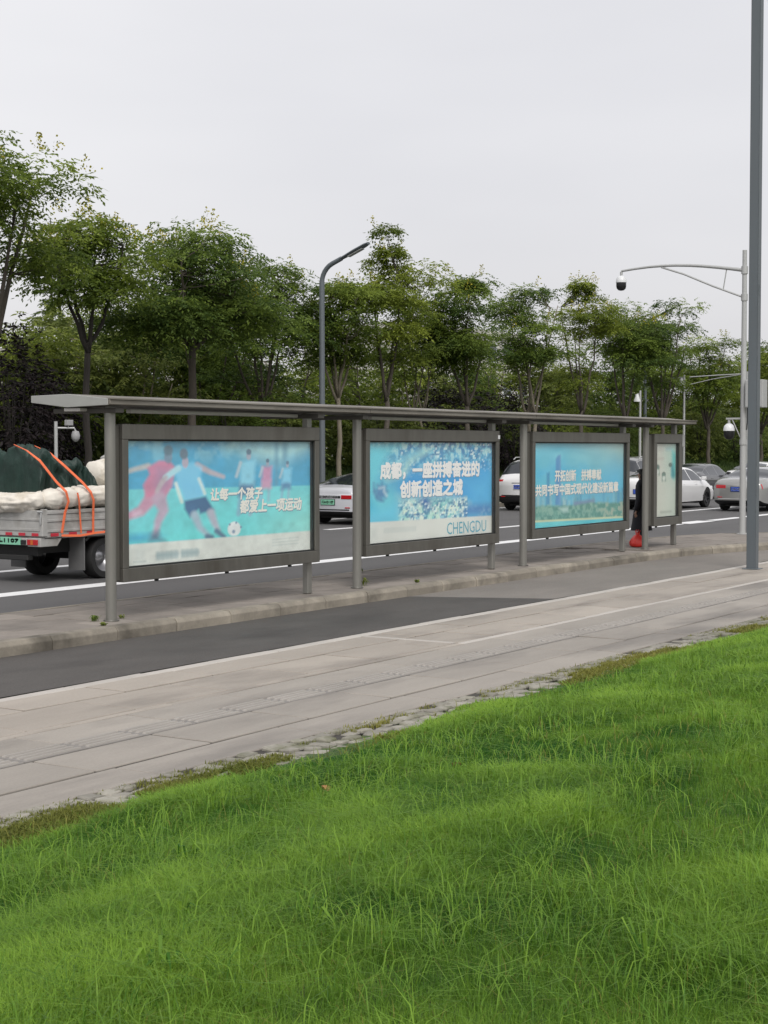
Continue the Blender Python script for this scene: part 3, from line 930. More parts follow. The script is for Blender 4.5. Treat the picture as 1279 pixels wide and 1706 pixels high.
# shrubs: rounded leafy masses on the bank
def make_shrub(label, loc, rx, ry, hz, seed, leaf, n=520, group=None, ll=0.15, name='shrub'):
    rg = np.random.default_rng(seed)
    root = thing(name, label, 'shrub', loc, 0, group)
    b = MB()
    tips = []
    for j in range(9):
        a = rg.random() * 6.28; r_ = rg.random() * 0.7
        tip = (math.cos(a) * rx * r_, math.sin(a) * ry * r_, hz * rg.uniform(0.6, 0.95))
        b.tube([(rg.normal(0, .06), rg.normal(0, .06), 0), (tip[0] * .5, tip[1] * .5, tip[2] * .55), tip], [0.03, 0.02, 0.008], 5)
    b.build('stem', M['bark_dark'], root, smooth='all')
    u = rg.normal(0, 1, (n, 3)); u /= np.linalg.norm(u, axis=1, keepdims=True)
    lump = 0.75 + 0.5 * vn(u[:, 0] * 2.2 + 9, u[:, 1] * 2.2 + u[:, 2] * 2, seed)
    Pn = u * (0.55 + 0.45 * rg.random(n))[:, None] * lump[:, None] * np.array([rx, ry, hz * .52]) + np.array([0, 0, hz * .54])
    q_ = spray_set(Pn, u * np.array([1, 1, .6]) + rg.normal(0, .3, (n, 3)), rg, 9, 0.3, ll, ll * .45)
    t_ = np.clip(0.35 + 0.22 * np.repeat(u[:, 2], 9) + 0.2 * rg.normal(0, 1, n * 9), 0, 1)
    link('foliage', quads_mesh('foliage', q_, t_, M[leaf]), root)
    return root


SH_ = [(22, 30.2, 1.5, 4.6, 'leaf_purple', 'big dark purple shrub behind the truck cargo, at the picture edge', 900),
       (75, 33, 1.3, 3.2, 'leaf_purple', 'dark purple shrub left of the small camera post', 600),
       (385, 33, 1.7, 3.0, 'leaf_deep', 'dark green shrub under the wide dense tree', 600),
       (470, 32.4, 1.5, 3.0, 'leaf_under', 'olive shrub just left of the street lamp pole', 560),
       (655, 32.6, 1.7, 2.9, 'leaf_under', 'olive shrub over the left part of the second poster', 560),
       (752, 33, 1.8, 3.6, 'leaf_purple', 'purple brown shrub right of the pale far building', 700),
       (856, 32.6, 1.8, 3.7, 'leaf_purple', 'purple brown shrub beside the V-stemmed tree', 700),
       (930, 33.4, 1.9, 3.2, 'leaf_light', 'yellow-green shrub over the third poster', 600),
       (1020, 33.6, 2.0, 3.2, 'leaf_deep', 'deep green shrub over the right edge of the third poster', 600),
       (1165, 34.5, 2.1, 3.0, 'leaf_under', 'olive shrub above the black car', 560),
       (1225, 33.6, 2.0, 2.7, 'leaf_deep', 'deep green shrub behind the small mast camera', 560)]
for px, n_, r_, h_, lf, lab, cnt in SH_:
    x_ = on_row(px, n_)
    make_shrub(lab, (x_, n_, bank_z(x_, n_) - .05), r_, r_ * .8, h_, int(px) + 3, lf, cnt, 'shrubs on the far bank')

# the mass of undergrowth behind, uncountable
rg = np.random.default_rng(77)
n = 30000
ux = 18 + 112 * rg.random(n); uy = 33.5 + rg.gamma(2.0, 3.2, n)
top = 1.5 + 4.4 * fbm(ux / 4.5, uy / 4.5, 63) * np.clip((uy - 31) / 6, .35, 1)
uz = 0.9 + top * rg.random(n) ** 0.8
q_ = spray_set(np.stack([ux, uy, uz], -1), rg.normal(0, 1, (n, 3)) * np.array([1, 1, .5]), rg, 9, 0.45, 0.26, 0.12)
t_ = np.clip(np.repeat(fbm(ux / 3, uy / 3, 91) * 1.2 - .25, 9) + .16 * rg.normal(0, 1, n * 9), 0, 1)
o = link('undergrowth', quads_mesh('undergrowth', q_, t_, M['leaf_under'])); tag(o, kind='stuff')
# low plants and rough grass on the bank
n = 60000
ux = 20 + 100 * rg.random(n); uy = 27.9 + 7 * rg.random(n)
bz = 0.14 + 1.15 * np.clip((uy - 28.3) / 6, 0, 1) ** 1.2
A = blades(np.stack([ux, uy, bz - .05], -1), 0.15 + 0.4 * fbm(ux / 1.5, uy / 1.5, 4), 0.03 + 0 * ux, rg.random(n) * 6.28, rg.random(n) * .9, np.clip(fbm(ux / 2, uy / 2, 44) - .1 + .2 * rg.random(n), 0, 1), rg.random(n))
M['bank_grass'] = leaf_mat('bank_grass', (0.022, 0.045, 0.012), (0.085, 0.13, 0.028))
tag(link('bank_grass', np_mesh('bank_grass', A[0], A[1], M['bank_grass'], A[2])), kind='stuff')

# far forest edge closing the horizon
n = 9000
ux = -60 + 460 * rg.random(n); uy = 95 + 14 * rg.random(n)
uz = 0.2 + (5 + 5 * fbm(ux / 9, uy / 9, 12)) * rg.random(n) ** .8
q_ = spray_set(np.stack([ux, uy, uz], -1), rg.normal(0, 1, (n, 3)), rg, 5, 1.4, 1.3, 0.8)
tag(link('far_woods', quads_mesh('far_woods', q_, np.clip(rg.normal(.35, .2, len(q_)), 0, 1), M['leaf'])), kind='stuff')

# ------------------------------------------------------------------ far buildings
M['pale_wall'] = mat('pale_render', (0.55, 0.53, 0.50), 0.8, var=0.08, var_scale=.4)
M['win_glass'] = mat('window_glass', (0.05, 0.06, 0.07), 0.1, spec=.8)


def building(label, x0, x1, y0, y1, H, floors, cols):
    root = thing('apartment_building', label, 'building', ((x0 + x1) / 2, (y0 + y1) / 2, 0))
    w, d = (x1 - x0) / 2, (y1 - y0) / 2
    MB().box(-w, w, -d, d, -.3, H).build('wall', M['pale_wall'], root)
    MB().box(-w - .3, w + .3, -d - .3, d + .3, H + .004, H + .5).build('roof', M['pale_wall'], root)
    fm = None
    fh = H / floors
    for f in range(floors):
        for c in range(cols):
            cx_ = -w + 2 * w * (c + .5) / cols
            if fm is None:
                b = MB(); ww, wh = 2 * w / cols * .27, fh * .27
                b.box(-ww - .08, ww + .08, -.06, .02, -wh - .08, -wh); b.box(-ww - .08, ww + .08, -.06, .02, wh, wh + .08)
                b.box(-ww - .08, -ww, -.06, .02, -wh + .001, wh - .001); b.box(ww, ww + .08, -.06, .02, -wh + .001, wh - .001)
                fm = b.mesh('window', M['plate_white'])
                pm = MB().box(-ww, ww, -.03, .01, -wh, wh).mesh('pane', M['win_glass'])
            wi = link('window', fm, root, (cx_, -d, fh * (f + .52)))
            link('pane', pm, wi)


building('pale building far behind the trees above the second poster', 118, 139, 72, 84, 12.5, 4, 7)
building('pale building far behind the trees above the first poster', 62, 80, 60, 70, 7.0, 2, 6)
building('low white building behind the truck cargo and roof end', 44, 56, 50, 57, 4.2, 1, 5)

# ------------------------------------------------------------------ bus shelter
shel = thing('bus_shelter', 'long grey bus shelter with four poster cases under a thin flat roof', 'bus shelter', (13.14, 12.2, 0.15))
SX, SY, SZ = 13.14, 12.2, 0.15


def local(b):                                              # shift world coordinates to the shelter's base
    b.v = [(x - SX, y - SY, z - SZ) for x, y, z in b.v]
    return b


# roof: bent plate, its hexagonal section tapering to the road side
X0, X1 = 13.14, 30.45
sec = [(12.0, 2.572), (12.0, 2.642), (12.60, 2.702), (13.17, 2.690), (13.17, 2.612), (12.62, 2.552)]
b = MB()
b.prism(sec, 0, X0, X1)
roof = local(b).build('roof', [M['soffit']], shel, bevel=0.004)
me = roof.data
me.materials.clear()
for m in (M['soffit'], M['roof_edge'], M['roof_end']): me.materials.append(m)
for p in me.polygons:
    p.material_index = 2 if abs(p.normal.x) > .7 else (1 if (p.normal.y < -.7 or p.normal.z > .4 or p.normal.y > .7) else 0)
for k_, (a, c) in enumerate(((X0 + .01, 18.4), (18.41, 23.4), (23.41, X1 - .01))):
    local(MB().box(a, c, 11.975, 11.998, 2.578, 2.632)).build('fascia_panel', M['roof_edge'], roof, bevel=.004)
    local(MB().box(a, c, 11.955, 12.03, 2.634, 2.650)).build('roof_lip', M['roof_edge'], roof)
for a, c in ((13.9, 17.2), (19.0, 22.6), (24.0, 27.6)):
    local(MB().box(a, c, 12.34, 12.42, 2.50, 2.545)).build('tube_light', M['tubelight'], roof, bevel=.008)
local(MB().box(13.2, 13.42, 12.48, 12.72, 2.51, 2.548)).build('lamp_plate', M['tubelight'], roof, bevel=.006)

posts = [13.39, 18.40, 23.37, 28.41]
legs = [17.32, 22.43, 27.53, 30.02]
for x in posts:
    b = MB(); b.tube([(x, 12.2, 0.15), (x, 12.2, 2.566)], 0.062, 20)
    p = local(b).build('post', M['steel_light'], shel, smooth=True)
    b = MB(); b.lathe([(0.0, .166), (0.085, .166), (.09, .16), (.09, .152)], 16, Matrix.Translation((x, 12.2, 0)))
    local(b).build('base_ring', M['steel'], p, smooth=True)
for x in legs:
    b = MB(); b.box(x - .05, x + .05, 12.235, 12.33, 0.15, 2.57)
    local(b).build('post', M['steel_light'], shel, bevel=.012)
for x in posts + legs[:3]:
    local(MB().box(x - .07, x + .07, 12.05, 13.0, 2.49, 2.545)).build('roof_bracket', M['soffit'], shel, bevel=.006)

cases = [(13.525, 17.40), (18.535, 22.42), (23.58, 27.52), (28.68, 30.10)]
Z0, Z1 = 0.578, 2.37
YF, YB = 12.13, 12.30
glass = bpy.data.materials.new('display_glass'); glass.use_nodes = True
nt = glass.node_tree; nt.nodes.clear()
o_ = nt.nodes.new('ShaderNodeOutputMaterial'); tr_ = nt.nodes.new('ShaderNodeBsdfTransparent'); gl_ = nt.nodes.new('ShaderNodeBsdfGlossy'); df_ = nt.nodes.new('ShaderNodeBsdfDiffuse')
gl_.inputs['Roughness'].default_value = 0.06
df_.inputs['Color'].default_value = (.62, .62, .60, 1)
lw_ = nt.nodes.new('ShaderNodeFresnel'); lw_.inputs['IOR'].default_value = 1.5
m1 = nt.nodes.new('ShaderNodeMixShader'); m2 = nt.nodes.new('ShaderNodeMixShader')
m1.inputs[0].default_value = 0.03                                   # thin film of dust
nt.links.new(tr_.outputs[0], m1.inputs[1]); nt.links.new(df_.outputs[0], m1.inputs[2])
gq_ = nt.nodes.new('ShaderNodeNewGeometry'); mq_ = nt.nodes.new('ShaderNodeMath'); mq_.operation = 'SUBTRACT'; mq_.use_clamp = True
nt.links.new(lw_.outputs[0], mq_.inputs[0]); nt.links.new(gq_.outputs['Backfacing'], mq_.inputs[1])
nt.links.new(mq_.outputs[0], m2.inputs[0]); nt.links.new(m1.outputs[0], m2.inputs[1]); nt.links.new(gl_.outputs[0], m2.inputs[2])
nt.links.new(m2.outputs[0], o_.inputs[0])

M['print'] = bpy.data.materials.new('poster_print'); M['print'].use_nodes = True
nt = M['print'].node_tree
at = nt.nodes.new('ShaderNodeAttribute'); at.attribute_name = 'print'
nt.links.new(at.outputs['Color'], nt.nodes['Principled BSDF'].inputs['Base Color'])
nt.nodes['Principled BSDF'].inputs['Roughness'].default_value = 0.55
M['letter_white'] = mat('letter_white', (0.92, 0.92, 0.90), 0.5)
M['letter_cream'] = mat('letter_cream', (0.88, 0.87, 0.80), 0.5)
M['letter_edge'] = mat('letter_edge', (0.20, 0.36, 0.50), 0.5)
M['letter_teal'] = mat('letter_teal', (0.13, 0.44, 0.56), 0.5)
M['letter_grey'] = mat('letter_grey', (0.36, 0.42, 0.42), 0.5)


class Poster:
    """flat print: colours laid on a fine grid of w x h metres, origin top left"""

    def __init__(s, w, h, quad, res=0.009, gain=1.36, ax=1.5):
        w = w / ax                                       # the artwork is printed stretched sideways to fill the case
        s.w, s.h, s.gain, s.ax = w, h, gain, ax
        s.nx, s.ny = int(w * 1.4 / res) + 1, int(h / res) + 1
        s.X, s.Y = np.meshgrid(np.linspace(0, w, s.nx), np.linspace(0, h, s.ny), indexing='xy')
        s.C = np.ones((s.ny, s.nx, 3))
        # rectification of the reference quad (tl, tr, br, bl) to the sheet
        A = []
        bb = []
        for (u, v), (x, y) in zip(quad, ((0, 0), (w, 0), (w, h), (0, h))):
            A += [[u, v, 1, 0, 0, 0, -u * x, -v * x], [0, 0, 0, u, v, 1, -u * y, -v * y]]; bb += [x, y]
        s.Hm = np.append(np.linalg.solve(np.array(A, float), np.array(bb, float)), 1).reshape(3, 3)

    def r(s, p):
        q = s.Hm @ np.array([p[0], p[1], 1.0])
        return q[:2] / q[2]

    def mix(s, a, c):
        c = np.array(lin(c)) if not isinstance(c, np.ndarray) else c
        s.C = s.C * (1 - a[..., None]) + c * a[..., None]

    def poly(s, pts, c, a=1.0, soft=0.02, raw=False):
        P_ = [np.array(p) if raw else s.r(p) for p in pts]
        inside = np.zeros(s.X.shape, bool); dist = np.full(s.X.shape, 9.0)
        for p, q in zip(P_, P_[1:] + P_[:1]):
            cond = ((p[1] > s.Y) != (q[1] > s.Y))
            xx = (q[0] - p[0]) * (s.Y - p[1]) / (q[1] - p[1] + 1e-12) + p[0]
            inside ^= cond & (s.X < xx)
            d = q - p
            t = np.clip(((s.X - p[0]) * d[0] + (s.Y - p[1]) * d[1]) / (d @ d + 1e-9), 0, 1)
            dist = np.minimum(dist, np.hypot(s.X - p[0] - t * d[0], s.Y - p[1] - t * d[1]))
        sdv = np.where(inside, dist, -dist)
        s.mix(np.clip(sdv / soft * .5 + .5, 0, 1) * a, c)

    def cap(s, pts, rad, c, a=1.0, soft=0.02, raw=False):
        P_ = [np.array(p) if raw else s.r(p) for p in pts]
        if not hasattr(rad, '__len__'): rad = [rad] * len(P_)
        best = np.full(s.X.shape, -9.0)
        for i_ in range(len(P_) - 1):
            p, q = P_[i_], P_[i_ + 1]; d = q - p
            t = np.clip(((s.X - p[0]) * d[0] + (s.Y - p[1]) * d[1]) / (d @ d + 1e-9), 0, 1)
            rr = rad[i_] * (1 - t) + rad[i_ + 1] * t
            best = np.maximum(best, rr - np.hypot(s.X - p[0] - t * d[0], s.Y - p[1] - t * d[1]))
        s.mix(np.clip(best / soft * .5 + .5, 0, 1) * a, c)

    def ell(s, p, rx, ry, c, a=1.0, soft=0.15, raw=False):
        p = np.array(p) if raw else s.r(p)
        d = np.hypot((s.X - p[0]) / rx, (s.Y - p[1]) / ry)
        s.mix(np.clip((1 - d) / soft * .5 + .5, 0, 1) * a, c)

    def mottle(s, amt, scale, seed, mask=None):
        f = 1 + amt * (fbm(s.X * scale, s.Y * scale, seed) - .5) * 2
        if mask is not None: f = 1 + (f - 1) * mask
        s.C = np.clip(s.C * f[..., None], 0, 1)

    def build(s, x0, ztop, y, parent):
        V = np.stack([x0 + s.X * s.ax - SX, np.full(s.X.shape, y - SY), ztop - s.Y - SZ], -1).reshape(-1, 3)
        ix = np.arange(s.X.size).reshape(s.X.shape)
        q = np.stack([ix[1:, :-1], ix[1:, 1:], ix[:-1, 1:], ix[:-1, :-1]], -1).reshape(-1, 4)
        col = np.concatenate([(lambda q: q / np.maximum(1, q.max(-1, keepdims=True) / .92))((s.C * .97 + .015) * s.gain), np.ones(s.C.shape[:2] + (1,))], -1).reshape(-1, 4)
        return link('poster', np_mesh('poster', V, q, M['print'], color=col), parent)


def case(k_, painter):
    a, c = cases[k_]
    st = 0.10 if k_ < 3 else 0.14
    fb, ft = 0.155, 0.175
    b = MB()
    b.box(a, c, YF, YB, Z1 - ft, Z1); b.box(a, c, YF, YB, Z0, Z0 + fb)
    b.box(a, a + st, YF + .002, YB - .002, Z0 + fb, Z1 - ft); b.box(c - st, c, YF + .002, YB - .002, Z0 + fb, Z1 - ft)
    b.box(a + .01, c - .01, YB - .03, YB - .004, Z0 + .01, Z1 - .01)
    fr = local(b).build('display_case', M['steel'], shel, bevel=.006)
    o0, o1, p0, p1 = a + st, c - st, Z0 + fb, Z1 - ft
    g = MB(); e = .018
    for q in ((o0, o1, p1 - e, p1), (o0, o1, p0, p0 + e), (o0, o0 + e, p0 + e, p1 - e), (o1 - e, o1, p0 + e, p1 - e)):
        g.box(q[0] + .001, q[1] - .001, YF + .03, YF + .075, q[2] + .001, q[3] - .001)
    local(g).build('gasket', M['gasket'], fr)
    painter(fr, o0 + .004, o1 - .004, p0 + .004, p1 - .004, YF + .085)
    local(MB().box(o0 + e, o1 - e, YF + .045, YF + .05, p0 + e, p1 - e)).build('glass_pane', glass, fr)
    # hooked latches under the case
    for t in ((.16, .5, .84) if k_ < 3 else (.15,)):
        xx = a + (c - a) * t
        local(MB().box(xx - .02, xx + .02, YF + .03, YF + .07, Z0 - .028, Z0 - .002)).build('latch', M['gasket'], fr, bevel=.004)
    # narrow upright joining post and case
    if k_ < 4:
        local(MB().box(posts[k_] + .055, a - .004, 12.18, 12.26, Z0 + .02, Z1 - .02)).build('side_bracket', M['steel'], shel, bevel=.004)
    return fr


def put_text(ps, fr, x0, ztop, y, body, quad_pts, mtl, bold, shear=0.0, edge=None, name='lettering'):
    (xa, ya), (xb, yb) = [ps.r(p) * np.array([ps.ax, 1]) for p in quad_pts]
    if edge:
        text_mesh(name, body, x0 + xa + .008 - SX, x0 + xb + .008 - SX, ztop - yb - .008 - SZ, ztop - ya - .008 - SZ, edge, fr, y - .0012 - SY, bold + .003, shear)
    return text_mesh(name, body, x0 + xa - SX, x0 + xb - SX, ztop - yb - SZ, ztop - ya - SZ, mtl, fr, y - .0034 - SY, bold, shear)


def poster_football(fr, x0, x1, z0, z1, y):
    p = Poster(x1 - x0, z1 - z0, [(211.2, 733.5), (513.3, 734), (518.7, 917), (215.7, 943.8)])
    W, H = p.w, p.h
    p.C[:] = lin((66, 150, 184))
    p.mix(np.clip((p.Y - .0) / .35, 0, 1) * .35, (62, 168, 205))
    t = fbm(p.X * 3, p.Y * 3, 3)
    p.mix(np.clip((t - .45) * 3, 0, 1) * np.clip(1 - p.Y / .5, 0, 1) * .7, (92, 150, 160))
    t = fbm(p.X * 5, p.Y * 5, 9)
    p.mix(np.clip((t - .55) * 6, 0, 1) * np.clip(1 - p.Y / .4, 0, 1) * .6, (150, 200, 205))
    # bright sky gap top right, light trunks
    p.poly([(388, 742), (440, 736), (513, 736), (513, 752), (470, 770), (440, 768), (420, 760)], (168, 205, 200), .75, .12)
    for xx, ww in ((458, .03), (472, .04)):
        p.cap([(xx, 735), (xx + 2, 810)], ww, (86, 140, 165), .7, .03)
    p.poly([(490, 766), (514, 752), (515, 800), (488, 800)], (70, 150, 185), .6, .1)
    # pitch
    yl = p.r((212, 815))[1]
    yl2 = p.r((516, 808))[1]
    line = yl + (yl2 - yl) * p.X / W
    p.mix(np.clip((p.Y - line) / .02 + .5, 0, 1), (104, 194, 200))
    p.mix(np.clip((p.Y - line) / .6, 0, 1) * np.clip(fbm(p.X * 1.2, p.Y * 2.2, 15) * 1.7 - .4, 0, 1) * .7, (85, 200, 196))
    p.mix(np.clip((p.Y - line) / .5, 0, 1) * np.clip((p.X / W - .6) / .4, 0, 1) * .55, (150, 205, 190))
    p.ell((235, 895), .22, .05, (25, 140, 185), .7, .8)
    p.ell((300, 905), .55, .03, (55, 165, 195), .7, .9)
    skin = (172, 165, 172); red = (188, 122, 150); redd = (150, 130, 158); dark = (75, 110, 135); blue = (120, 195, 225)

    def z8(a_, b_): return (210 + a_ / 7.994, 720 + b_ / 7.994)
    def capS(pts, rad, c, a=1.0, soft=.02):
        p.cap(pts, [q * .52 for q in (rad if hasattr(rad, '__len__') else [rad] * len(pts))], c, a, soft * .6)

    def ellS(q, rx, ry, c, a=1.0, soft=.15):
        p.ell(q, rx * .46, ry * .5, c, a, soft)

    # player in red, left
    capS([z8(20, 540), z8(170, 490), z8(330, 450)], [.05, .05, .06], (175, 180, 180), 1, .03)
    p.poly([z8(320, 470), z8(470, 380), z8(600, 380), z8(680, 470), z8(640, 720), z8(560, 860), z8(300, 860), z8(270, 700), z8(350, 560)], red, .95, .02)
    p.poly([z8(450, 480), z8(640, 500), z8(620, 700), z8(500, 840), z8(420, 700)], redd, .7, .05)
    capS([z8(640, 520), z8(520, 640), z8(450, 780)], [.06, .05, .04], skin, .8, .03)
    ellS(z8(585, 330), .105, .15, (110, 135, 155), .95, .2)
    ellS(z8(585, 245), .12, .12, (85, 115, 130), .95, .25)
    capS([z8(380, 870), z8(250, 1040), z8(40, 1130)], [.15, .11, .075], red, .85, .04)
    capS([z8(180, 1085), z8(235, 1060)], [.06, .06], (205, 190, 205), .6, .05)
    capS([z8(480, 880), z8(540, 1030), z8(470, 1180), z8(440, 1350)], [.16, .11, .085, .06], (170, 150, 170), .95, .04)
    p.poly([z8(380, 1340), z8(480, 1310), z8(500, 1400), z8(560, 1440), z8(360, 1440)], dark, .9, .04)
    # player in light blue
    capS([z8(960, 440), z8(1130, 530), z8(1300, 590)], [.075, .06, .045], skin, 1, .03)
    p.poly([z8(680, 490), z8(760, 430), z8(900, 410), z8(1010, 470), z8(1000, 600), z8(1080, 830), z8(960, 900), z8(800, 910), z8(700, 640)], blue, 1, .035)
    capS([z8(720, 480), z8(560, 600)], [.07, .06], (160, 205, 215), 1, .03)
    capS([z8(560, 600), z8(490, 700), z8(450, 790)], [.05, .04, .035], skin, .9, .03)
    capS([z8(690, 680), z8(770, 920)], [.035, .035], (205, 215, 205), .9, .03)
    capS([z8(985, 620), z8(1065, 810)], [.03, .03], (205, 215, 205), .9, .03)
    p.poly([z8(800, 640), z8(980, 740), z8(990, 790), z8(800, 730)], (95, 170, 205), .6, .06)
    p.poly([z8(805, 910), z8(1080, 850), z8(1190, 1030), z8(1010, 1080), z8(990, 1020), z8(880, 1130), z8(810, 1020)], (48, 95, 135), 1, .02)
    capS([z8(940, 1100), z8(1010, 1260), z8(1120, 1370)], [.1, .075, .05], (150, 170, 185), .95, .04)
    capS([z8(1150, 1070), z8(1200, 1200), z8(1250, 1300)], [.1, .08, .05], (165, 165, 180), .95, .04)
    capS([z8(1110, 1380), z8(1170, 1390)], [.06, .05], dark, 1, .03)
    capS([z8(1230, 1310), z8(1330, 1390)], [.06, .05], dark, 1, .03)
    ellS(z8(805, 400), .085, .14, (165, 160, 175), 1, .2)
    ellS(z8(785, 290), .11, .13, (90, 112, 128), 1, .25)
    # three players behind

    def zz(a_, b_): return (180 + a_ / 3.366, 680 + b_ / 3.366)

    def small(cx, top, bot, shirt, shorts, s_, arms=True):
        hgt = bot - top
        capS([zz(cx - .09 * hgt, top + .58 * hgt), zz(cx - .13 * hgt, top + .98 * hgt)], .045 * s_, (120, 165, 185), .9, .03)
        capS([zz(cx + .05 * hgt, top + .58 * hgt), zz(cx + .04 * hgt, top + .98 * hgt)], .045 * s_, (130, 170, 185), .9, .03)
        p.poly([zz(cx - .115 * hgt, top + .5 * hgt), zz(cx + .09 * hgt, top + .5 * hgt), zz(cx + .10 * hgt, top + .7 * hgt), zz(cx - .14 * hgt, top + .72 * hgt)], shorts, .95, .03)
        p.poly([zz(cx - .115 * hgt, top + .2 * hgt), zz(cx + .10 * hgt, top + .19 * hgt), zz(cx + .09 * hgt, top + .54 * hgt), zz(cx - .115 * hgt, top + .54 * hgt)], shirt, .95, .03)
        if arms:
            capS([zz(cx - .115 * hgt, top + .22 * hgt), zz(cx - .17 * hgt, top + .42 * hgt)], .03 * s_, (175, 190, 195), .9, .03)
        ellS(zz(cx, top + .12 * hgt), .06 * s_, .085 * s_, (150, 160, 175), 1, .25)
        ellS(zz(cx, top + .06 * hgt), .065 * s_, .065 * s_, (85, 115, 135), 1, .25)
    small(785, 222, 600, (130, 195, 215), (75, 115, 150), 1.15)
    small(890, 278, 520, (185, 135, 165), (180, 140, 165), .8)
    small(1000, 290, 520, (125, 195, 220), (75, 125, 160), .75)
    # ball
    bc = zz(715, 675)
    ellS(bc, .19, .18, (205, 212, 212), 1, .12)
    for a_, b_, r_ in ((712, 690, .045), (752, 665, .03), (690, 650, .028), (725, 640, .03)):
        ellS(zz(a_, b_), r_, r_, (105, 130, 160), .9, .4)
    ellS((395, 893), .2, .02, (100, 180, 190), .6, .8)
    # bottom band, white
    yb_ = p.r((217, 906))[1]
    p.mix(np.clip((p.Y - yb_) / .02 + .5, 0, 1), (196, 202, 196))
    for i_ in range(9):                                            # faint small print, unreadable at this size
        if i_ == 4 and False: continue
        xx = 269 + i_ * 7.2 + (4 if i_ > 4 else 0)
        yy = 925 - (xx - 269) * .09
        p.cap([(xx, yy - 4.5), (xx, yy + 4)], .018, (130, 155, 160), .7, .02)
        p.cap([(xx + 3, yy - 4), (xx + 3, yy + 4)], .014, (130, 155, 160), .6, .02)
        p.cap([(xx - .5, yy - .5), (xx + 4, yy - .8)], .012, (130, 155, 160), .6, .02)
    for i_ in range(3):
        p.cap([(456, 901 - 5 * i_ + 8), (498, 897 - 5 * i_ + 8)], .007, (165, 178, 175), .7, .01)
    p.poly([(234, 915), (248, 914), (248, 931), (234, 932)], (182, 190, 186), .6, .02)
    p.cap([(231, 935), (250, 933.5)], .007, (150, 165, 165), .7, .01)
    p.mottle(.10, 3.0, 5)
    p.mottle(.16, 11.0, 25)
    p.build(x0, z1, y, fr)
    put_text(p, fr, x0, z1, y, '让每一个孩子', ((352.5, 813.5), (437.0, 829.5)), M['letter_cream'], .007, .12, M['letter_edge'])
    put_text(p, fr, x0, z1, y, '都爱上一项运动', ((400.5, 833.0), (502, 848.5)), M['letter_cream'], .007, .12, M['letter_edge'])


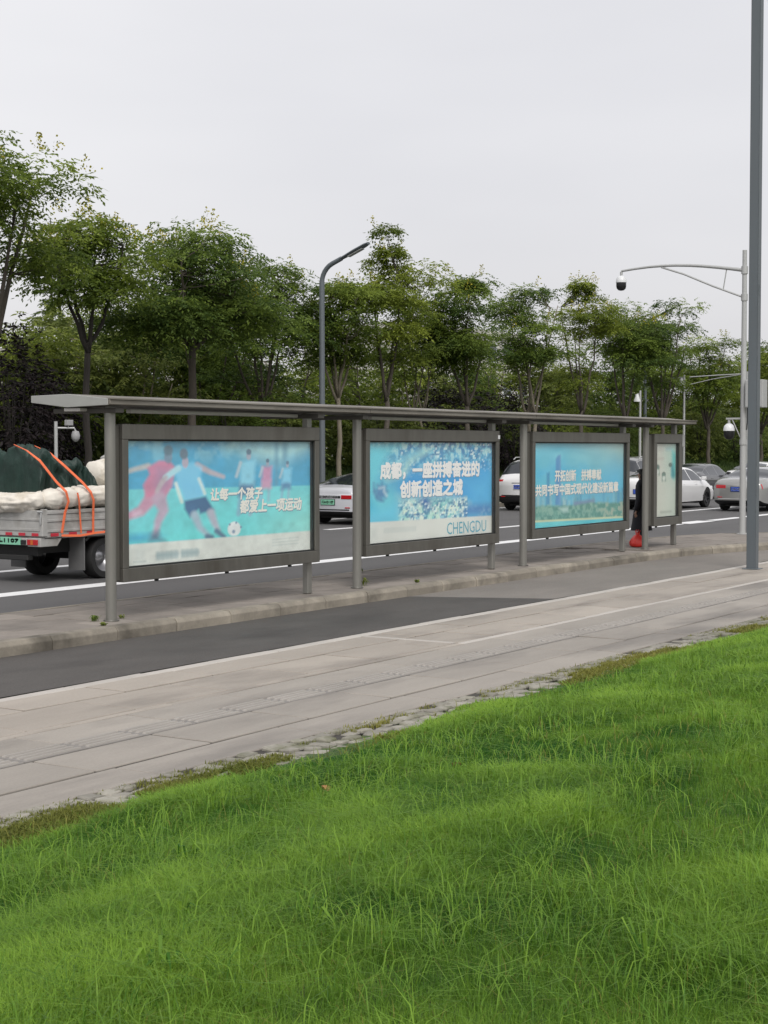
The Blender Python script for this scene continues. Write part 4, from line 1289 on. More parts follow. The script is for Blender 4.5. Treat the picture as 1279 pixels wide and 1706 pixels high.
def poster_city(fr, x0, x1, z0, z1, y):
    def c(a_, b_): return (610 + a_ / 5.814, 730 + b_ / 5.814)
    p = Poster(x1 - x0, z1 - z0, [c(40, 40), c(1215, 45), c(1222, 925), c(48, 1032)])
    p.C[:] = lin((72, 160, 196))
    n1 = fbm(p.X * 2.2, p.Y * 2.6, 6); n2 = fbm(p.X * 7, p.Y * 7, 16); n3 = fbm(p.X * 18, p.Y * 14, 26, 3)
    up_ = np.clip(1 - p.Y / .55, 0, 1)
    p.mix(np.clip((n2 - .42) * 5, 0, 1) * up_ * .95, (125, 195, 205))
    p.mix(np.clip((n3 - .5) * 6, 0, 1) * up_ * .9, (185, 215, 210))
    p.mix(np.clip((n3 - .5) * -7, 0, 1) * up_ * .85, (40, 95, 150))
    p.mix(np.clip((n1 - .5) * 4, 0, 1) * .5 * up_, (60, 140, 195))
    # river plain and lower city
    p.poly([c(420, 330), c(1215, 260), c(1215, 640), c(700, 640), c(360, 540)], (35, 140, 198), .95, .12)
    p.poly([c(980, 430), c(1215, 330), c(1215, 640), c(1040, 640)], (85, 180, 220), .7, .2)
    p.poly([c(330, 560), c(880, 560), c(1015, 640), c(960, 690), c(930, 780), c(330, 800)], (140, 185, 195), 1, .08)
    low = np.clip((p.Y - .82) / .1, 0, 1) * (p.X > .57) * (p.X < 1.93)
    p.mix(np.clip((n3 - .52) * 8, 0, 1) * low * .95, (205, 220, 205))
    p.mix(np.clip((.46 - n3) * 8, 0, 1) * low * .95, (60, 115, 150))
    p.mix(np.clip((n2 - .5) * 6, 0, 1) * low * .5, (110, 190, 180))
    p.poly([c(545, 610), c(600, 570), c(660, 630), c(605, 710)], (45, 100, 160), 1, .05)
    p.poly([c(940, 720), c(1010, 650), c(1215, 640), c(1215, 745), c(960, 750)], (60, 120, 175), .9, .06)
    p.mix(np.clip((n3 - .5) * 6, 0, 1) * np.clip((p.X - 1.93) * 7, 0, 1) * np.clip((p.Y - .95) * 8, 0, 1) * .5, (120, 165, 195))
    rc_ = np.random.default_rng(3).random((64, 64))
    cell = rc_[(p.Y * 34).astype(int) % 64, ((p.X + p.Y * .25) * 30).astype(int) % 64]
    city = np.clip(up_ * 1.6, 0, 1) * np.clip((n1 - .42) * 6, 0, 1) + low
    p.mix(np.clip((cell - .72) * 5, 0, 1) * np.clip(city, 0, 1) * .7, (215, 228, 222))
    p.mix(np.clip((.28 - cell) * 5, 0, 1) * np.clip(city, 0, 1) * .7, (48, 105, 150))
    # swirl, left
    p.poly([c(40, 40), c(380, 40), c(250, 200), c(170, 400), c(330, 560), c(345, 800), c(40, 815)], (95, 190, 205), 1, .12)
    p.poly([c(40, 560), c(110, 640), c(130, 700), c(40, 720)], (25, 165, 200), .9, .12)
    p.poly([c(60, 800), c(60, 740), c(200, 690), c(330, 640), c(340, 800)], (85, 185, 215), .7, .12)
    p.cap([c(250, 380), c(400, 330), c(450, 220), c(620, 120)], [.06, .06, .05, .03], (165, 205, 195), .7, .06)
    p.cap([c(300, 260), c(420, 190), c(560, 130)], [.05, .04, .02], (120, 190, 205), .7, .06)
    for k_ in range(8):
        a_ = k_ * .8
        p.cap([c(190 + 55 * math.cos(a_), 520 + 80 * math.sin(a_)), c(190 + 20 * math.cos(a_ + 1), 520 + 30 * math.sin(a_ + 1))], [.02, .03], (70, 120, 165), .8, .03)
    p.cap([c(120, 440), c(125, 520), c(160, 590), c(210, 610)], [.008, .025, .03, .012], (65, 115, 160), .8, .03)
    p.cap([c(170, 490), c(215, 480), c(215, 520), c(240, 560)], [.015, .02, .02, .02], (175, 200, 210), .7, .02)
    yb_ = p.r(c(48, 818))[1]; yc_ = p.r(c(1218, 755))[1]
    ln = yb_ + (yc_ - yb_) * p.X / p.w
    p.mix(np.clip((p.Y - ln) / .02 + .5, 0, 1), (196, 200, 194))
    for i_ in range(16):
        p.cap([c(220 + i_ * 19, 912 - i_ * 1.2), c(224 + i_ * 19, 880 - i_ * 1.2)], .008, (165, 176, 174), .7, .02)
    p.poly([c(100, 880), c(150, 875), c(150, 970), c(100, 975)], (172, 180, 176), .5, .04)
    p.mottle(.10, 2.5, 8)
    p.build(x0, z1, y, fr)
    put_text(p, fr, x0, z1, y, '成都，一座拼搏奋进的', (c(178, 246), c(1098, 374)), M['letter_white'], .013, 0, M['letter_edge'])
    put_text(p, fr, x0, z1, y, '创新创造之城', (c(362, 424), c(942, 550)), M['letter_white'], .013, 0, M['letter_edge'])
    put_text(p, fr, x0, z1, y, 'CHENGDU', (c(800, 822), c(1168, 905)), M['letter_teal'], .0)


def poster_river(fr, x0, x1, z0, z1, y):
    def c(a_, b_): return (880 + a_ / 7.524, 730 + b_ / 7.524)
    p = Poster(x1 - x0, z1 - z0, [c(88, 65), c(1205, 68), c(1208, 1045), c(90, 1160)])
    p.C[:] = lin((78, 172, 195))
    p.mix(np.clip(p.X / p.w * 1.5 - .45, 0, 1) * np.clip(1.1 - p.Y / .75, 0, 1) * .9, (150, 180, 174))
    t = fbm(p.X * 1.2, p.Y * 4, 3)
    p.mix(np.clip((t - .5) * 4, 0, 1) * np.clip(1 - p.Y / .9, 0, 1) * .4, (140, 200, 205))
    p.mix(np.clip((fbm(p.X * 1.5, p.Y * 2, 33) - .5) * 5, 0, 1) * np.clip(1 - np.abs(p.Y - .55) / .4, 0, 1) * .7, (55, 165, 205))
    p.poly([c(850, 560), c(1100, 330), c(1205, 360), c(1205, 700), c(900, 700)], (72, 168, 205), .7, .25)
    for k_ in range(4):
        p.cap([c(430, 230), c(100 + 60 * k_, 90 + 120 * k_)], [.01, .07], (140, 205, 215), .25, .1)
    # skyline
    p.mix(np.clip((p.Y - .78) / .12, 0, 1) * .6, (95, 160, 185))
    rr_ = random.Random(5)
    for i_ in range(46):
        a_ = rr_.uniform(95, 1190); w_ = rr_.uniform(14, 40); tp = rr_.uniform(690, 810) - (60 if a_ > 850 else 0)
        p.poly([c(a_, tp), c(a_ + w_, tp), c(a_ + w_, 900), c(a_, 905)], rr_.choice([(70, 145, 180), (120, 175, 190), (90, 150, 165), (140, 180, 185), (60, 130, 165)]), .7, .02)
    p.poly([c(385, 860), c(385, 270), c(410, 230), c(440, 220), c(447, 860)], (70, 130, 180), .9, .025)
    p.poly([c(425, 860), c(425, 235), c(447, 225), c(450, 860)], (95, 145, 185), .7, .02)
    p.poly([c(275, 850), c(275, 450), c(312, 440), c(315, 850)], (45, 130, 170), .9, .025)
    p.poly([c(600, 880), c(610, 810), c(860, 770), c(870, 900), c(800, 920)], (105, 125, 155), .9, .03)
    # green bank, shore, water
    yg = p.r(c(100, 880))[1]
    gl = yg - .02 * np.sin(p.X * 5) - .04 * fbm(p.X * 6, p.Y * 0, 4)
    p.mix(np.clip((p.Y - gl) / .05, 0, 1) * .9, (88, 142, 128))
    n3 = fbm(p.X * 14, p.Y * 14, 7, 3); mask = np.clip((p.Y - gl) / .05, 0, 1)
    p.mix(np.clip((n3 - .5) * 6, 0, 1) * mask * .5, (140, 175, 160))
    p.mix(np.clip((.5 - n3) * 6, 0, 1) * mask * .5, (55, 115, 110))
    p.mix(np.clip((n3 - .5) * 6, 0, 1) * mask * np.clip((p.X / p.w - .6) * 3, 0, 1) * .5, (175, 165, 150))
    p.poly([c(420, 890), c(540, 870), c(545, 935), c(480, 945)], (165, 195, 190), .8, .03)
    ys = p.r(c(95, 1050))[1]; ye = p.r(c(1207, 985))[1]
    ln = ys + (ye - ys) * p.X / p.w
    p.mix(np.clip((p.Y - ln) / .02 + .5, 0, 1), (185, 195, 160))
    p.mix(np.clip((p.Y - ln - .035) / .02 + .5, 0, 1), (60, 178, 195))
    p.mix(np.clip((p.Y - ln - .035) / .02 + .5, 0, 1) * np.clip((fbm(p.X * 2, p.Y * 12, 2) - .45) * 4, 0, 1) * .6, (110, 200, 200))
    p.mottle(.08, 3, 12)
    p.build(x0, z1, y, fr)
    put_text(p, fr, x0, z1, y, '开拓创新　拼搏奉献', (c(375, 415), c(935, 528)), M['letter_cream'], .007, 0, M['letter_edge'])
    put_text(p, fr, x0, z1, y, '共同书写中国式现代化建设新篇章', (c(140, 600), c(1142, 680)), M['letter_cream'], .007, 0, M['letter_edge'])


def poster_pale(fr, x0, x1, z0, z1, y):
    def c(a_, b_): return (1080 + a_ / 10.66, 720 + b_ / 10.66)
    p = Poster(x1 - x0, z1 - z0, [c(145, 208), c(498, 215), c(495, 1465), c(140, 1505)], gain=1.28)
    p.C[:] = lin((192, 194, 184))
    g = np.clip(p.X / p.w * 1.4 - .5, 0, 1)
    p.mix(g * np.clip(1.2 - p.Y / .8, 0, 1) * .9, (140, 192, 178))
    p.mix(np.clip(p.X / p.w - .1, 0, 1) * .4, (165, 198, 186))
    p.poly([c(440, 330), c(500, 400), c(500, 760), c(470, 830), c(430, 760), c(440, 640)], (70, 180, 180), .9, .06)
    p.cap([c(440, 600), c(455, 760)], [.04, .06], (45, 135, 145), .9, .04)
    for cx_, cy_, s_ in ((207, 640, 1.0), (310, 760, .85), (412, 600, .8)):
        p.ell(c(cx_, cy_ - 15), .075 * s_, .055 * s_, (80, 100, 95), .95, .3)
        if cx_ < 400:
            p.cap([c(cx_ - 15 * s_, cy_), c(cx_ - 25 * s_, cy_ + 110 * s_)], [.03, .02], (95, 125, 115), .9, .03)
            p.cap([c(cx_ + 12 * s_, cy_), c(cx_ + 30 * s_, cy_ + 110 * s_)], [.028, .018], (95, 125, 115), .9, .03)
            p.ell(c(cx_ + 2, cy_ + 60 * s_), .05 * s_, .05 * s_, (205, 212, 205), .8, .3)
    p.poly([c(345, 300), c(430, 295), c(430, 330), c(345, 335)], (125, 165, 175), .7, .04)
    p.cap([c(170, 330), c(300, 330)], .015, (172, 172, 165), .6, .03)
    p.cap([c(170, 480), c(300, 478)], .02, (172, 165, 158), .6, .03)
    p.cap([c(265, 1405), c(425, 1388)], [.018, .012], (140, 150, 142), .8, .03)
    p.mottle(.05, 3, 2)
    p.build(x0, z1, y, fr)


for k_, fn in enumerate((poster_football, poster_city, poster_river, poster_pale)):
    case(k_, fn)
# small sticker and box on the frames
local(MB().box(22.36, 22.42, YF - .006, YF - .0005, 2.24, 2.30)).build('sticker', M['white_plastic'], shel)
local(MB().box(30.22, 30.40, 12.2, 12.3, 2.12, 2.36)).build('notice_box', M['galv'], shel, bevel=.01)

# ------------------------------------------------------------------ poles, masts and street lamps
def street_lamp(label, loc, H, rz, r=0.09, group=None):
    t = thing('street_lamp', label, 'street lamp', loc, rz, group)
    b = MB()
    pts = [(0, 0, 0), (0, 0, H * .5), (0, 0, H - 1.15)]
    for a in np.linspace(0, 1, 7)[1:]:
        q = a * R(68)
        pts.append((0.62 * (1 - math.cos(q)), 0, H - 1.15 + 0.62 * math.sin(q)))
    e = pts[-1]
    pts.append((e[0] + .35, 0, e[2] + .14))
    b.tube(pts, [r * 1.1, r, r * .92] + [r * .85] * 6 + [r * .8], 12)
    b.build('pole', M['pole_dark'], t, smooth=True)
    b = MB()
    x0_, z0_ = pts[-1][0] - .1, pts[-1][2] - .04
    sl = .40
    for i_, (l, wd, th) in enumerate(((0, .07, .10), (.25, .10, .11), (.55, .14, .12), (.95, .13, .12), (1.08, .10, .08))):
        for q in range(8):
            a = 2 * math.pi * q / 8
            b.v.append((x0_ + l, wd * math.cos(a), z0_ + l * sl + th * .5 * math.sin(a)))
    for i_ in range(4):
        for q in range(8): b.f.append((i_ * 8 + q, i_ * 8 + (q + 1) % 8, i_ * 8 + 8 + (q + 1) % 8, i_ * 8 + 8 + q)); b.mi.append(0)
    b.f += [tuple(range(8)), tuple(range(32, 40))]; b.mi += [0, 0]
    hd = b.build('lamp_head', M['pole_dark'], t, smooth=True)
    b = MB(); Mx = Matrix.Translation((x0_ + .62, 0, z0_ + .62 * sl - .068)) @ Matrix.Rotation(-math.atan(sl), 4, 'Y')
    b.box(-.28, .28, -.085, .085, -.012, .006, 0, Mx)
    b.build('diffuser', M['galv'], hd)
    b = MB(); b.box(-.2, .2, -.2, .2, 0, .03)
    b.build('base_plate', M['pole_dark'], t, bevel=.005)
    return t


GL = 'street lamps on the far kerb'
xl = on_row(537, 28.2)
lamp = street_lamp('dark street lamp with curved neck standing before the far trees', (xl, 28.2, 0.13), 8.2, R(-90), .088, GL)
l2 = copy_tree(lamp); l2.location = (on_row(1074, 34.5), 34.5, 1.2); l2.scale = (1, 1, 1.03)
l2['label'] = 'street lamp nearly hidden in the trees, its head right of the hanging arm camera'

# tall square pole on the pavement, right
t = thing('lamp_pole', 'tall square dark grey pole on the pavement, running out of the top of the picture', 'pole', (26.62, 9.43, 0.0))
w_ = .083
MB().box(-w_, w_, -w_, w_, 0.0, 10.6).build('shaft', M['pole_dark'], t, bevel=.012, seg=2)
MB().box(-.14, .14, -.14, .14, 0.0, .014).build('base_plate', M['pole_dark'], t, bevel=.004)
b = MB(); b.box(-.07, .07, -.09, 1.9, 10.604, 10.72); b.build('lamp_arm', M['pole_dark'], t, bevel=.01)
b = MB(); b.box(-.03, .03, -w_ - .006, -w_ - .0005, 4.72, 4.9); b.build('access_cover', M['pole_dark'], t)

# camera mast on the platform end
mx_, my_ = 34.6, 12.5
t = thing('camera_mast', 'pale grey camera mast with a long curved arm beside the dark pole', 'mast', (mx_, my_, 0.15))
b = MB(); b.tube([(0, 0, 0), (0, 0, 3.0), (0, 0, 6.38)], [.072, .066, .05], 14); b.build('mast_pole', M['galv'], t, smooth=True)
b = MB()
pts = [(0, 0, 5.93)] + [(0, 3.0 * a, 5.93 + .22 * math.sin(a * 2.35)) for a in np.linspace(.1, 1, 9)]
b.tube(pts, [.045] + [.042 - .016 * a for a in np.linspace(.1, 1, 9)], 10)
b.tube([(0, 0, 5.32), (0, .75, 5.62), (0, 1.45, 5.93), (0, 2.0, 6.12)], .022, 8)
b.tube([(0, .5, 5.52), (0, .42, 6.0)], .014, 6)
b.build('arm', M['galv'], t, smooth=True)
b = MB(); b.tube([(0, 0, 5.85), (0, 0, 6.02)], .075, 14); b.tube([(0, 0, 5.25), (0, 0, 5.4)], .075, 14); b.tube([(0, 0, 2.02), (0, 0, 2.14)], .085, 14)
b.build('clamp', M['galv'], t, smooth=True)
b = MB(); b.tube([(0, 0, 0), (0, 0, .02)], .13, 16); b.build('base_plate', M['galv'], t)


def dome_camera(label, loc, s, rz=0.0):
    t = thing('dome_camera', label, 'camera', loc, rz, 'dome cameras on the pale mast')
    b = MB(); b.tube([(0, 0, 0), (0, 0, -.10 * s)], .035 * s, 10); b.build('bracket', M['galv'], t, smooth=True)
    b = MB(); b.lathe([(0, -.09 * s), (.06 * s, -.1 * s), (.115 * s, -.15 * s), (.135 * s, -.22 * s), (.138 * s, -.27 * s), (.0, -.272 * s)], 18)
    b.build('housing', M['white_plastic'], t, smooth=True)
    b = MB(); b.lathe([(.128 * s, -.273 * s), (.128 * s, -.36 * s), (.115 * s, -.42 * s), (.07 * s, -.465 * s), (0, -.48 * s)], 18)
    b.build('dome', M['black_plastic'], t, smooth=True)
    return t


dome_camera('camera with white top and black dome hanging from the tip of the long arm', (mx_, my_ + 3.0, 6.22), .92)
dome_camera('smaller white camera on a short bracket low on the pale mast', (mx_ + .02, my_ + .34, 2.74), .95)
t = thing('camera_bracket', 'short pale bracket holding the low camera on the pale mast', 'bracket', (mx_, my_, 2.76))
b = MB(); b.box(-.02, .02, .06, .40, -.02, .02); b.build('bar', M['galv'], t)
b = MB(); b.tube([(0, .07, -.42), (0, .26, -.02)], .013, 6); b.build('brace', M['galv'], t)
t = thing('control_box', 'light grey control box strapped to the pale mast, partly behind the dark pole', 'box', (mx_, my_, 3.0))
b = MB(); b.box(-.16, .16, -.50, -.09, 0, .62); b.build('cabinet', M['galv'], t, bevel=.01)
b = MB(); b.box(-.165, -.161, -.48, -.11, .02, .60); b.build('door', M['galv'], t, bevel=.001)
b = MB(); b.tube([(0, -.09, -.0), (-.02, -.1, -.3), (0, -.08, -.5)], .012, 6); b.build('cable', M['black_plastic'], t, smooth=True)

# small camera post behind the truck, far gantry masts
x_ = on_row(94, 28.0)
t = thing('camera_post', 'thin pale post with two small white cameras above the truck cargo', 'camera post', (x_, 28.0, .13))
b = MB(); b.tube([(0, 0, 0), (0, 0, 2.62)], .045, 10); b.build('mast_pole', M['galv'], t, smooth=True)
b = MB(); b.tube([(0, 0, 2.46), (.37, -.26, 2.46), (.4, -.28, 2.38)], .025, 8); b.build('arm', M['galv'], t)
b = MB(); b.box(.17, .37, -.24, -.12, 2.52, 2.66); b.box(.24, .28, -.19, -.16, 2.46, 2.53); b.build('bullet_camera', M['grey_casing'], t, bevel=.01)
b = MB(); b.lathe([(0, 2.40), (.08, 2.38), (.11, 2.28), (.10, 2.2), (.05, 2.13), (0, 2.11)], 14, Matrix.Translation((.4, -.28, 0))); b.build('dome_housing', M['grey_casing'], t, smooth=True)

GM = 'far pale masts beyond the black car'
for px, n_, H, L, dirn, lab in ((1139, 30.5, 5.3, 1.5, 1, 'far thin pale mast with a small white camera at its top'),
                               (1244, 29.0, 5.9, 3.2, 1, 'far pale mast with long sloping double arm, hidden by the dark pole'),
                               (1066, 30.0, 4.4, .25, 1, 'thin far pale post rising behind the shelter roof, near the person')):
    x_ = on_row(px, n_)
    t = thing('far_mast', lab, 'mast', (x_, n_, bank_z(x_, n_) - .02), 0, GM)
    b = MB(); b.tube([(0, 0, 0), (0, 0, H)], [.07, .05], 10); b.build('mast_pole', M['galv'], t, smooth=True)
    b = MB(); b.tube([(0, 0, H - .12), (0, L * .5, H - .16), (0, L, H - .22)], .03, 8)
    if L > 1: b.tube([(0, 0, H - .5), (0, L * .6, H - .32), (0, L, H - .24)] if L < 3 else [(0, .4, H - .16), (0, L * .6, H - .36), (0, L, H - .62)], .022, 8)
    b.build('arm', M['galv'], t, smooth=True)
    if L < 3:
        b = MB(); b.lathe([(0, .06), (.06, .05), (.17, -.24), (.17, -.3), (0, -.301)], 14, Matrix.Translation((0, .14, H - .22)))
        b.build('camera_hood', M['white_plastic'], t, smooth=True)

# ------------------------------------------------------------------ cars
def cubic(keys, xs):
    kx = np.array([k_[0] for k_ in keys]); ky = np.array([k_[1] for k_ in keys])
    m_ = np.gradient(ky, kx)
    # monotone-ish Hermite
    d = np.diff(ky) / np.diff(kx)
    for i_ in range(1, len(kx) - 1):
        m_[i_] = 0 if d[i_ - 1] * d[i_] <= 0 else 2 * d[i_ - 1] * d[i_] / (d[i_ - 1] + d[i_])
    m_[0], m_[-1] = d[0], d[-1]
    i_ = np.clip(np.searchsorted(kx, xs, 'right') - 1, 0, len(kx) - 2)
    h_ = kx[i_ + 1] - kx[i_]; t = np.clip((xs - kx[i_]) / h_, 0, 1)
    return (2 * t**3 - 3 * t**2 + 1) * ky[i_] + (t**3 - 2 * t**2 + t) * h_ * m_[i_] + (-2 * t**3 + 3 * t**2) * ky[i_ + 1] + (t**3 - t**2) * h_ * m_[i_ + 1]


def make_car(label, loc, paint, kind, group='cars queuing on the road', plate='plate_blue', rim='rim', wr=.34, lamp='wide', name='parked_car', chrome=False, plate_z=None, letters=None):
    S = dict(
        sedan=dict(L=4.8, W=1.84, top=[(0, .93), (.06, 1.03), (.25, 1.08), (.75, 1.13), (1.3, 1.31), (1.95, 1.44), (2.5, 1.46), (3.0, 1.40), (3.35, 1.22), (3.75, 1.02), (4.3, .92), (4.65, .80), (4.8, .62)],
                   belt=[(0, .90), (.5, 1.0), (2.5, .97), (3.6, .93), (4.8, .60)], ax=(1.02, 3.86), side=(.95, 3.45), rw=(.70, 1.62), ws=(2.95, 3.66), pill=(1.42, 2.42)),
        fast=dict(L=4.98, W=1.94, top=[(0, .86), (.05, .98), (.3, 1.05), (.9, 1.20), (1.6, 1.36), (2.3, 1.42), (2.8, 1.40), (3.3, 1.20), (3.75, .99), (4.4, .86), (4.85, .72), (4.98, .58)],
                  belt=[(0, .84), (.5, .98), (2.5, .95), (3.6, .90), (4.98, .56)], ax=(1.05, 4.0), side=(1.0, 3.5), rw=(.42, 1.62), ws=(2.95, 3.68), pill=(1.6, 2.5)),
        suv=dict(L=4.7, W=1.9, top=[(0, .98), (.05, 1.10), (.22, 1.34), (.45, 1.62), (.9, 1.73), (1.8, 1.76), (2.6, 1.72), (3.05, 1.52), (3.5, 1.17), (4.2, 1.06), (4.6, .92), (4.7, .70)],
                 belt=[(0, .98), (.3, 1.12), (2.5, 1.06), (3.5, 1.04), (4.7, .68)], ax=(.92, 3.72), side=(.5, 3.35), rw=(.12, .50), ws=(2.75, 3.45), pill=(1.1, 2.15)),
    )[kind]
    L, W = S['L'], S['W']
    t = thing(name, label, 'car', loc, 0, group)
    xs = np.concatenate([[0.0, .03], np.arange(.08, L - .06, .055), [L - .03, L]])
    zt = cubic(S['top'], xs); zb = np.minimum(cubic(S['belt'], xs), zt - .012)
    end = np.minimum(xs, L - xs)
    hw = W / 2 * (1 - .13 * np.exp(-end / .22)) * (1 - .03 * np.exp(-((xs - L) / .9) ** 2))
    h_ = np.clip(zt - zb, 0, .6)
    hr = hw * .93 - h_ * .55                                        # half width at the roof rail
    zlow = .20 + .12 * np.exp(-xs / .25) + .06 * np.exp(-(L - xs) / .25)
    NR = 30
    half = []
    for i_ in range(len(xs)):
        w0, z0_, zbe, ztp, r_ = hw[i_], zlow[i_], zb[i_], zt[i_], hr[i_]
        pr = [(0, z0_), (w0 * .5, z0_), (w0 * .88, z0_), (w0 * .965, z0_ + .05)]
        for a in np.linspace(.14, 1, 13):                           # body side with a soft shoulder
            z_ = z0_ + .05 + (zbe - z0_ - .05) * a
            pr.append((w0 * (.965 + .035 * math.sin(a * math.pi * .75) - .045 * max(0, a - .8) / .2), z_))
        wbel = pr[-1][0]
        for a in np.linspace(.12, 1, 8):                            # greenhouse side
            pr.append((wbel - (wbel - r_) * (a ** .92), zbe + (ztp - .05 * min(1, h_[i_] / .2) - zbe) * a))
        rl, zl = pr[-1]
        for a in (.18, .45, .72, 1.0):                              # crowned top
            pr.append((rl * (1 - a), zl + (ztp - zl) * math.sin(min(1, a * 1.5) * math.pi / 2) + .012 * a))
        half.append(pr)
    half = np.array(half)                                           # (nx, nh, 2)
    nh = half.shape[1]; nx = len(xs)
    ring = np.concatenate([half, (half * np.array([-1, 1]))[:, nh - 2:0:-1]], 1)
    nr = ring.shape[1]
    V = np.empty((nx, nr, 3)); V[..., 0] = xs[:, None]; V[..., 1] = ring[..., 0]; V[..., 2] = ring[..., 1]
    RA = wr + .045
    kill = np.zeros((nx, nr), bool)
    sidev = (np.abs(V[..., 1]) > .8 * hw[:, None])
    for ax in S['ax']:
        dx = V[..., 0] - ax; dz = V[..., 2] - (wr)
        dd = np.hypot(dx, dz)
        kill |= (dd < RA) & (V[..., 2] < .9)
        near = (dd >= RA) & (dd < RA + .05) & sidev
        f_ = RA / np.maximum(dd, 1e-6)
        V[..., 0] = np.where(near, ax + dx * f_, V[..., 0]); V[..., 2] = np.where(near, wr + dz * f_, V[..., 2])
    faces = {'body': [], 'window': [], 'lower_trim': []}
    for i_ in range(nx - 1):
        for j in range(nr):
            j2 = (j + 1) % nr
            ids = (i_ * nr + j, i_ * nr + j2, (i_ + 1) * nr + j2, (i_ + 1) * nr + j)
            cvert = [(i_, j), (i_, j2), (i_ + 1, j2), (i_ + 1, j)]
            if all(kill[a] for a in cvert) or (sum(kill[a] for a in cvert) >= 2 and sidev[i_, j]): continue
            c_ = sum(V[a] for a in cvert) / 4
            xm, ym, zm = c_
            jj = j if j < nh - 1 else nr - 1 - j                    # index on the half profile
            hm = .5 * (h_[i_] + h_[i_ + 1])
            g = 'body'
            if 16 <= jj <= 22 and hm > .14 and S['side'][0] < xm < S['side'][1] and not any(abs(xm - q) < .045 for q in S['pill']):
                g = 'window'
            if jj >= 24 and S['rw'][0] < xm < S['rw'][1]: g = 'window'
            if jj >= 24 and S['ws'][0] < xm < S['ws'][1]: g = 'window'
            if kind == 'suv' and 20 <= jj < 24 and S['rw'][0] + .05 < xm < S['rw'][1] - .05: g = 'window'
            if jj < 3 or (kind == 'suv' and zm < .50) or (kind == 'fast' and zm < .38 and xm < .6) or zm < .27: g = 'lower_trim'
            faces[g].append(ids)
    Vf = V.reshape(-1, 3)
    for i_, c_ in ((0, 'body'), (nx - 1, 'body')):                  # end caps, in bands
        for j in range(nh - 1):
            a, b_ = i_ * nr + j, i_ * nr + j + 1
            a2 = i_ * nr + (nr - j) % nr; b2 = i_ * nr + (nr - j - 1) % nr
            zm = (Vf[a][2] + Vf[b_][2]) / 2
            g = 'lower_trim' if zm < (.50 if kind == 'suv' else .40) else 'body'
            ids = (a, b_, b2, a2) if len({a, b_, b2, a2}) == 4 else tuple(dict.fromkeys((a, b_, b2, a2)))
            if len(ids) >= 3: faces[g].append(ids)
    mats_ = {'body': paint, 'window': M['car_glass'], 'lower_trim': M['trim_black']}
    body = None
    for g in ('body', 'window', 'lower_trim'):
        b = MB(); used = sorted({i_ for f in faces[g] for i_ in f}); mp_ = {o_: k_ for k_, o_ in enumerate(used)}
        b.add([Vf[i_] for i_ in used], [tuple(mp_[i_] for i_ in f) for f in faces[g]])
        me = b.mesh(g, mats_[g], smooth='all')
        o = link(g, me, t)
    # wheels
    for ax in S['ax']:
        b = MB(); b.box(ax - wr - .06, ax + wr + .06, -W / 2 + .28, W / 2 - .28, .16, wr * 2 + .06); b.build('wheel_well', M['trim_black'], t)
        for sgn in (-1, 1):
            Mx = Matrix.Translation((ax, sgn * (W / 2 - .12), wr)) @ Matrix.Rotation(R(90 * -sgn), 4, 'X')
            b = MB(); b.lathe([(wr * .6, -.1), (wr * .93, -.105), (wr, -.075), (wr, .075), (wr * .93, .105), (wr * .68, .1)], 26, Mx)
            wl_ = b.build('wheel', M['rubber'], t, smooth=True)
            b = MB(); b.lathe([(0, .055), (.05, .06), (.06, .045)], 12, Mx)
            b.lathe([(wr * .70, .10), (wr * .66, .10), (wr * .62, .03), (.05, .02)], 26, Mx, 1)
            for q in range(5):
                Mq = Mx @ Matrix.Rotation(R(72 * q), 4, 'Z')
                b.add([Mq @ Vector(p) for p in ((.04, -.03, .05), (wr * .66, -.022, .088), (wr * .66, .022, .088), (.04, .03, .05), (.04, -.03, .02), (wr * .66, -.022, .04), (wr * .66, .022, .04), (.04, .03, .02))],
                      [(0, 1, 2, 3), (0, 4, 5, 1), (3, 2, 6, 7)])
            b.build('rim', [M[rim], M['rim_dark']], wl_, smooth=True)
    # tail lamps hugging the rear corners
    def patch(name_, pred, m_, lift=.006):
        fs = [f for f in faces['body'] if len(f) == 4 and pred(*(sum(Vf[i_] for i_ in f) / 4))]
        if not fs: return
        b = MB(); used = sorted({i_ for f in fs for i_ in f}); mp_ = {o_: k_ for k_, o_ in enumerate(used)}
        cen = np.array([L / 2, 0, .7])
        vv = []
        for i_ in used:
            p = Vf[i_].copy(); d = p - np.array([min(max(p[0], .6), L - .6), 0, p[2]]); d[2] = 0
            n_ = np.linalg.norm(d) + 1e-6
            vv.append(p + d / n_ * lift)
        b.add(vv, [tuple(mp_[i_] for i_ in f) for f in fs])
        return b.build(name_, m_, t, smooth='all')
    zr = float(cubic(S['belt'], np.array([.02]))[0])
    if kind == 'suv':
        for sgn in (-1, 1):
            patch('tail_lamp', lambda x, y, z, s_=sgn: x < .32 and y * s_ > W * .33 and .80 < z < 1.06 and x > .0, M['tail_red'])
    else:
        for sgn in (-1, 1):
            patch('tail_lamp', lambda x, y, z, s_=sgn: x < .09 and x > .02 and y * s_ > W * .40 and zr - .16 < z < zr - .01, M['tail_red'])
            b = MB(); ya, yb2 = sgn * W * .22, sgn * W * .40
            b.box(-.012, .02, min(ya, yb2), max(ya, yb2), zr - .14, zr - .03); b.build('tail_lamp', M['tail_red'], t, bevel=.01)
    if lamp == 'bar':
        MB().box(-.010, .02, -W * .21, W * .21, zr - .12, zr - .05).build('lamp_bar', M['trim_black'], t, bevel=.008)
    # number plate, handle strip, lower bumper slit
    pz = plate_z or (.80 if kind == 'suv' else .62)
    MB().box(-.016, -.003, -.24, .24, pz - .085, pz + .085).build('plate_recess', M['trim_black'] if kind != 'suv' else paint, t, bevel=.004)
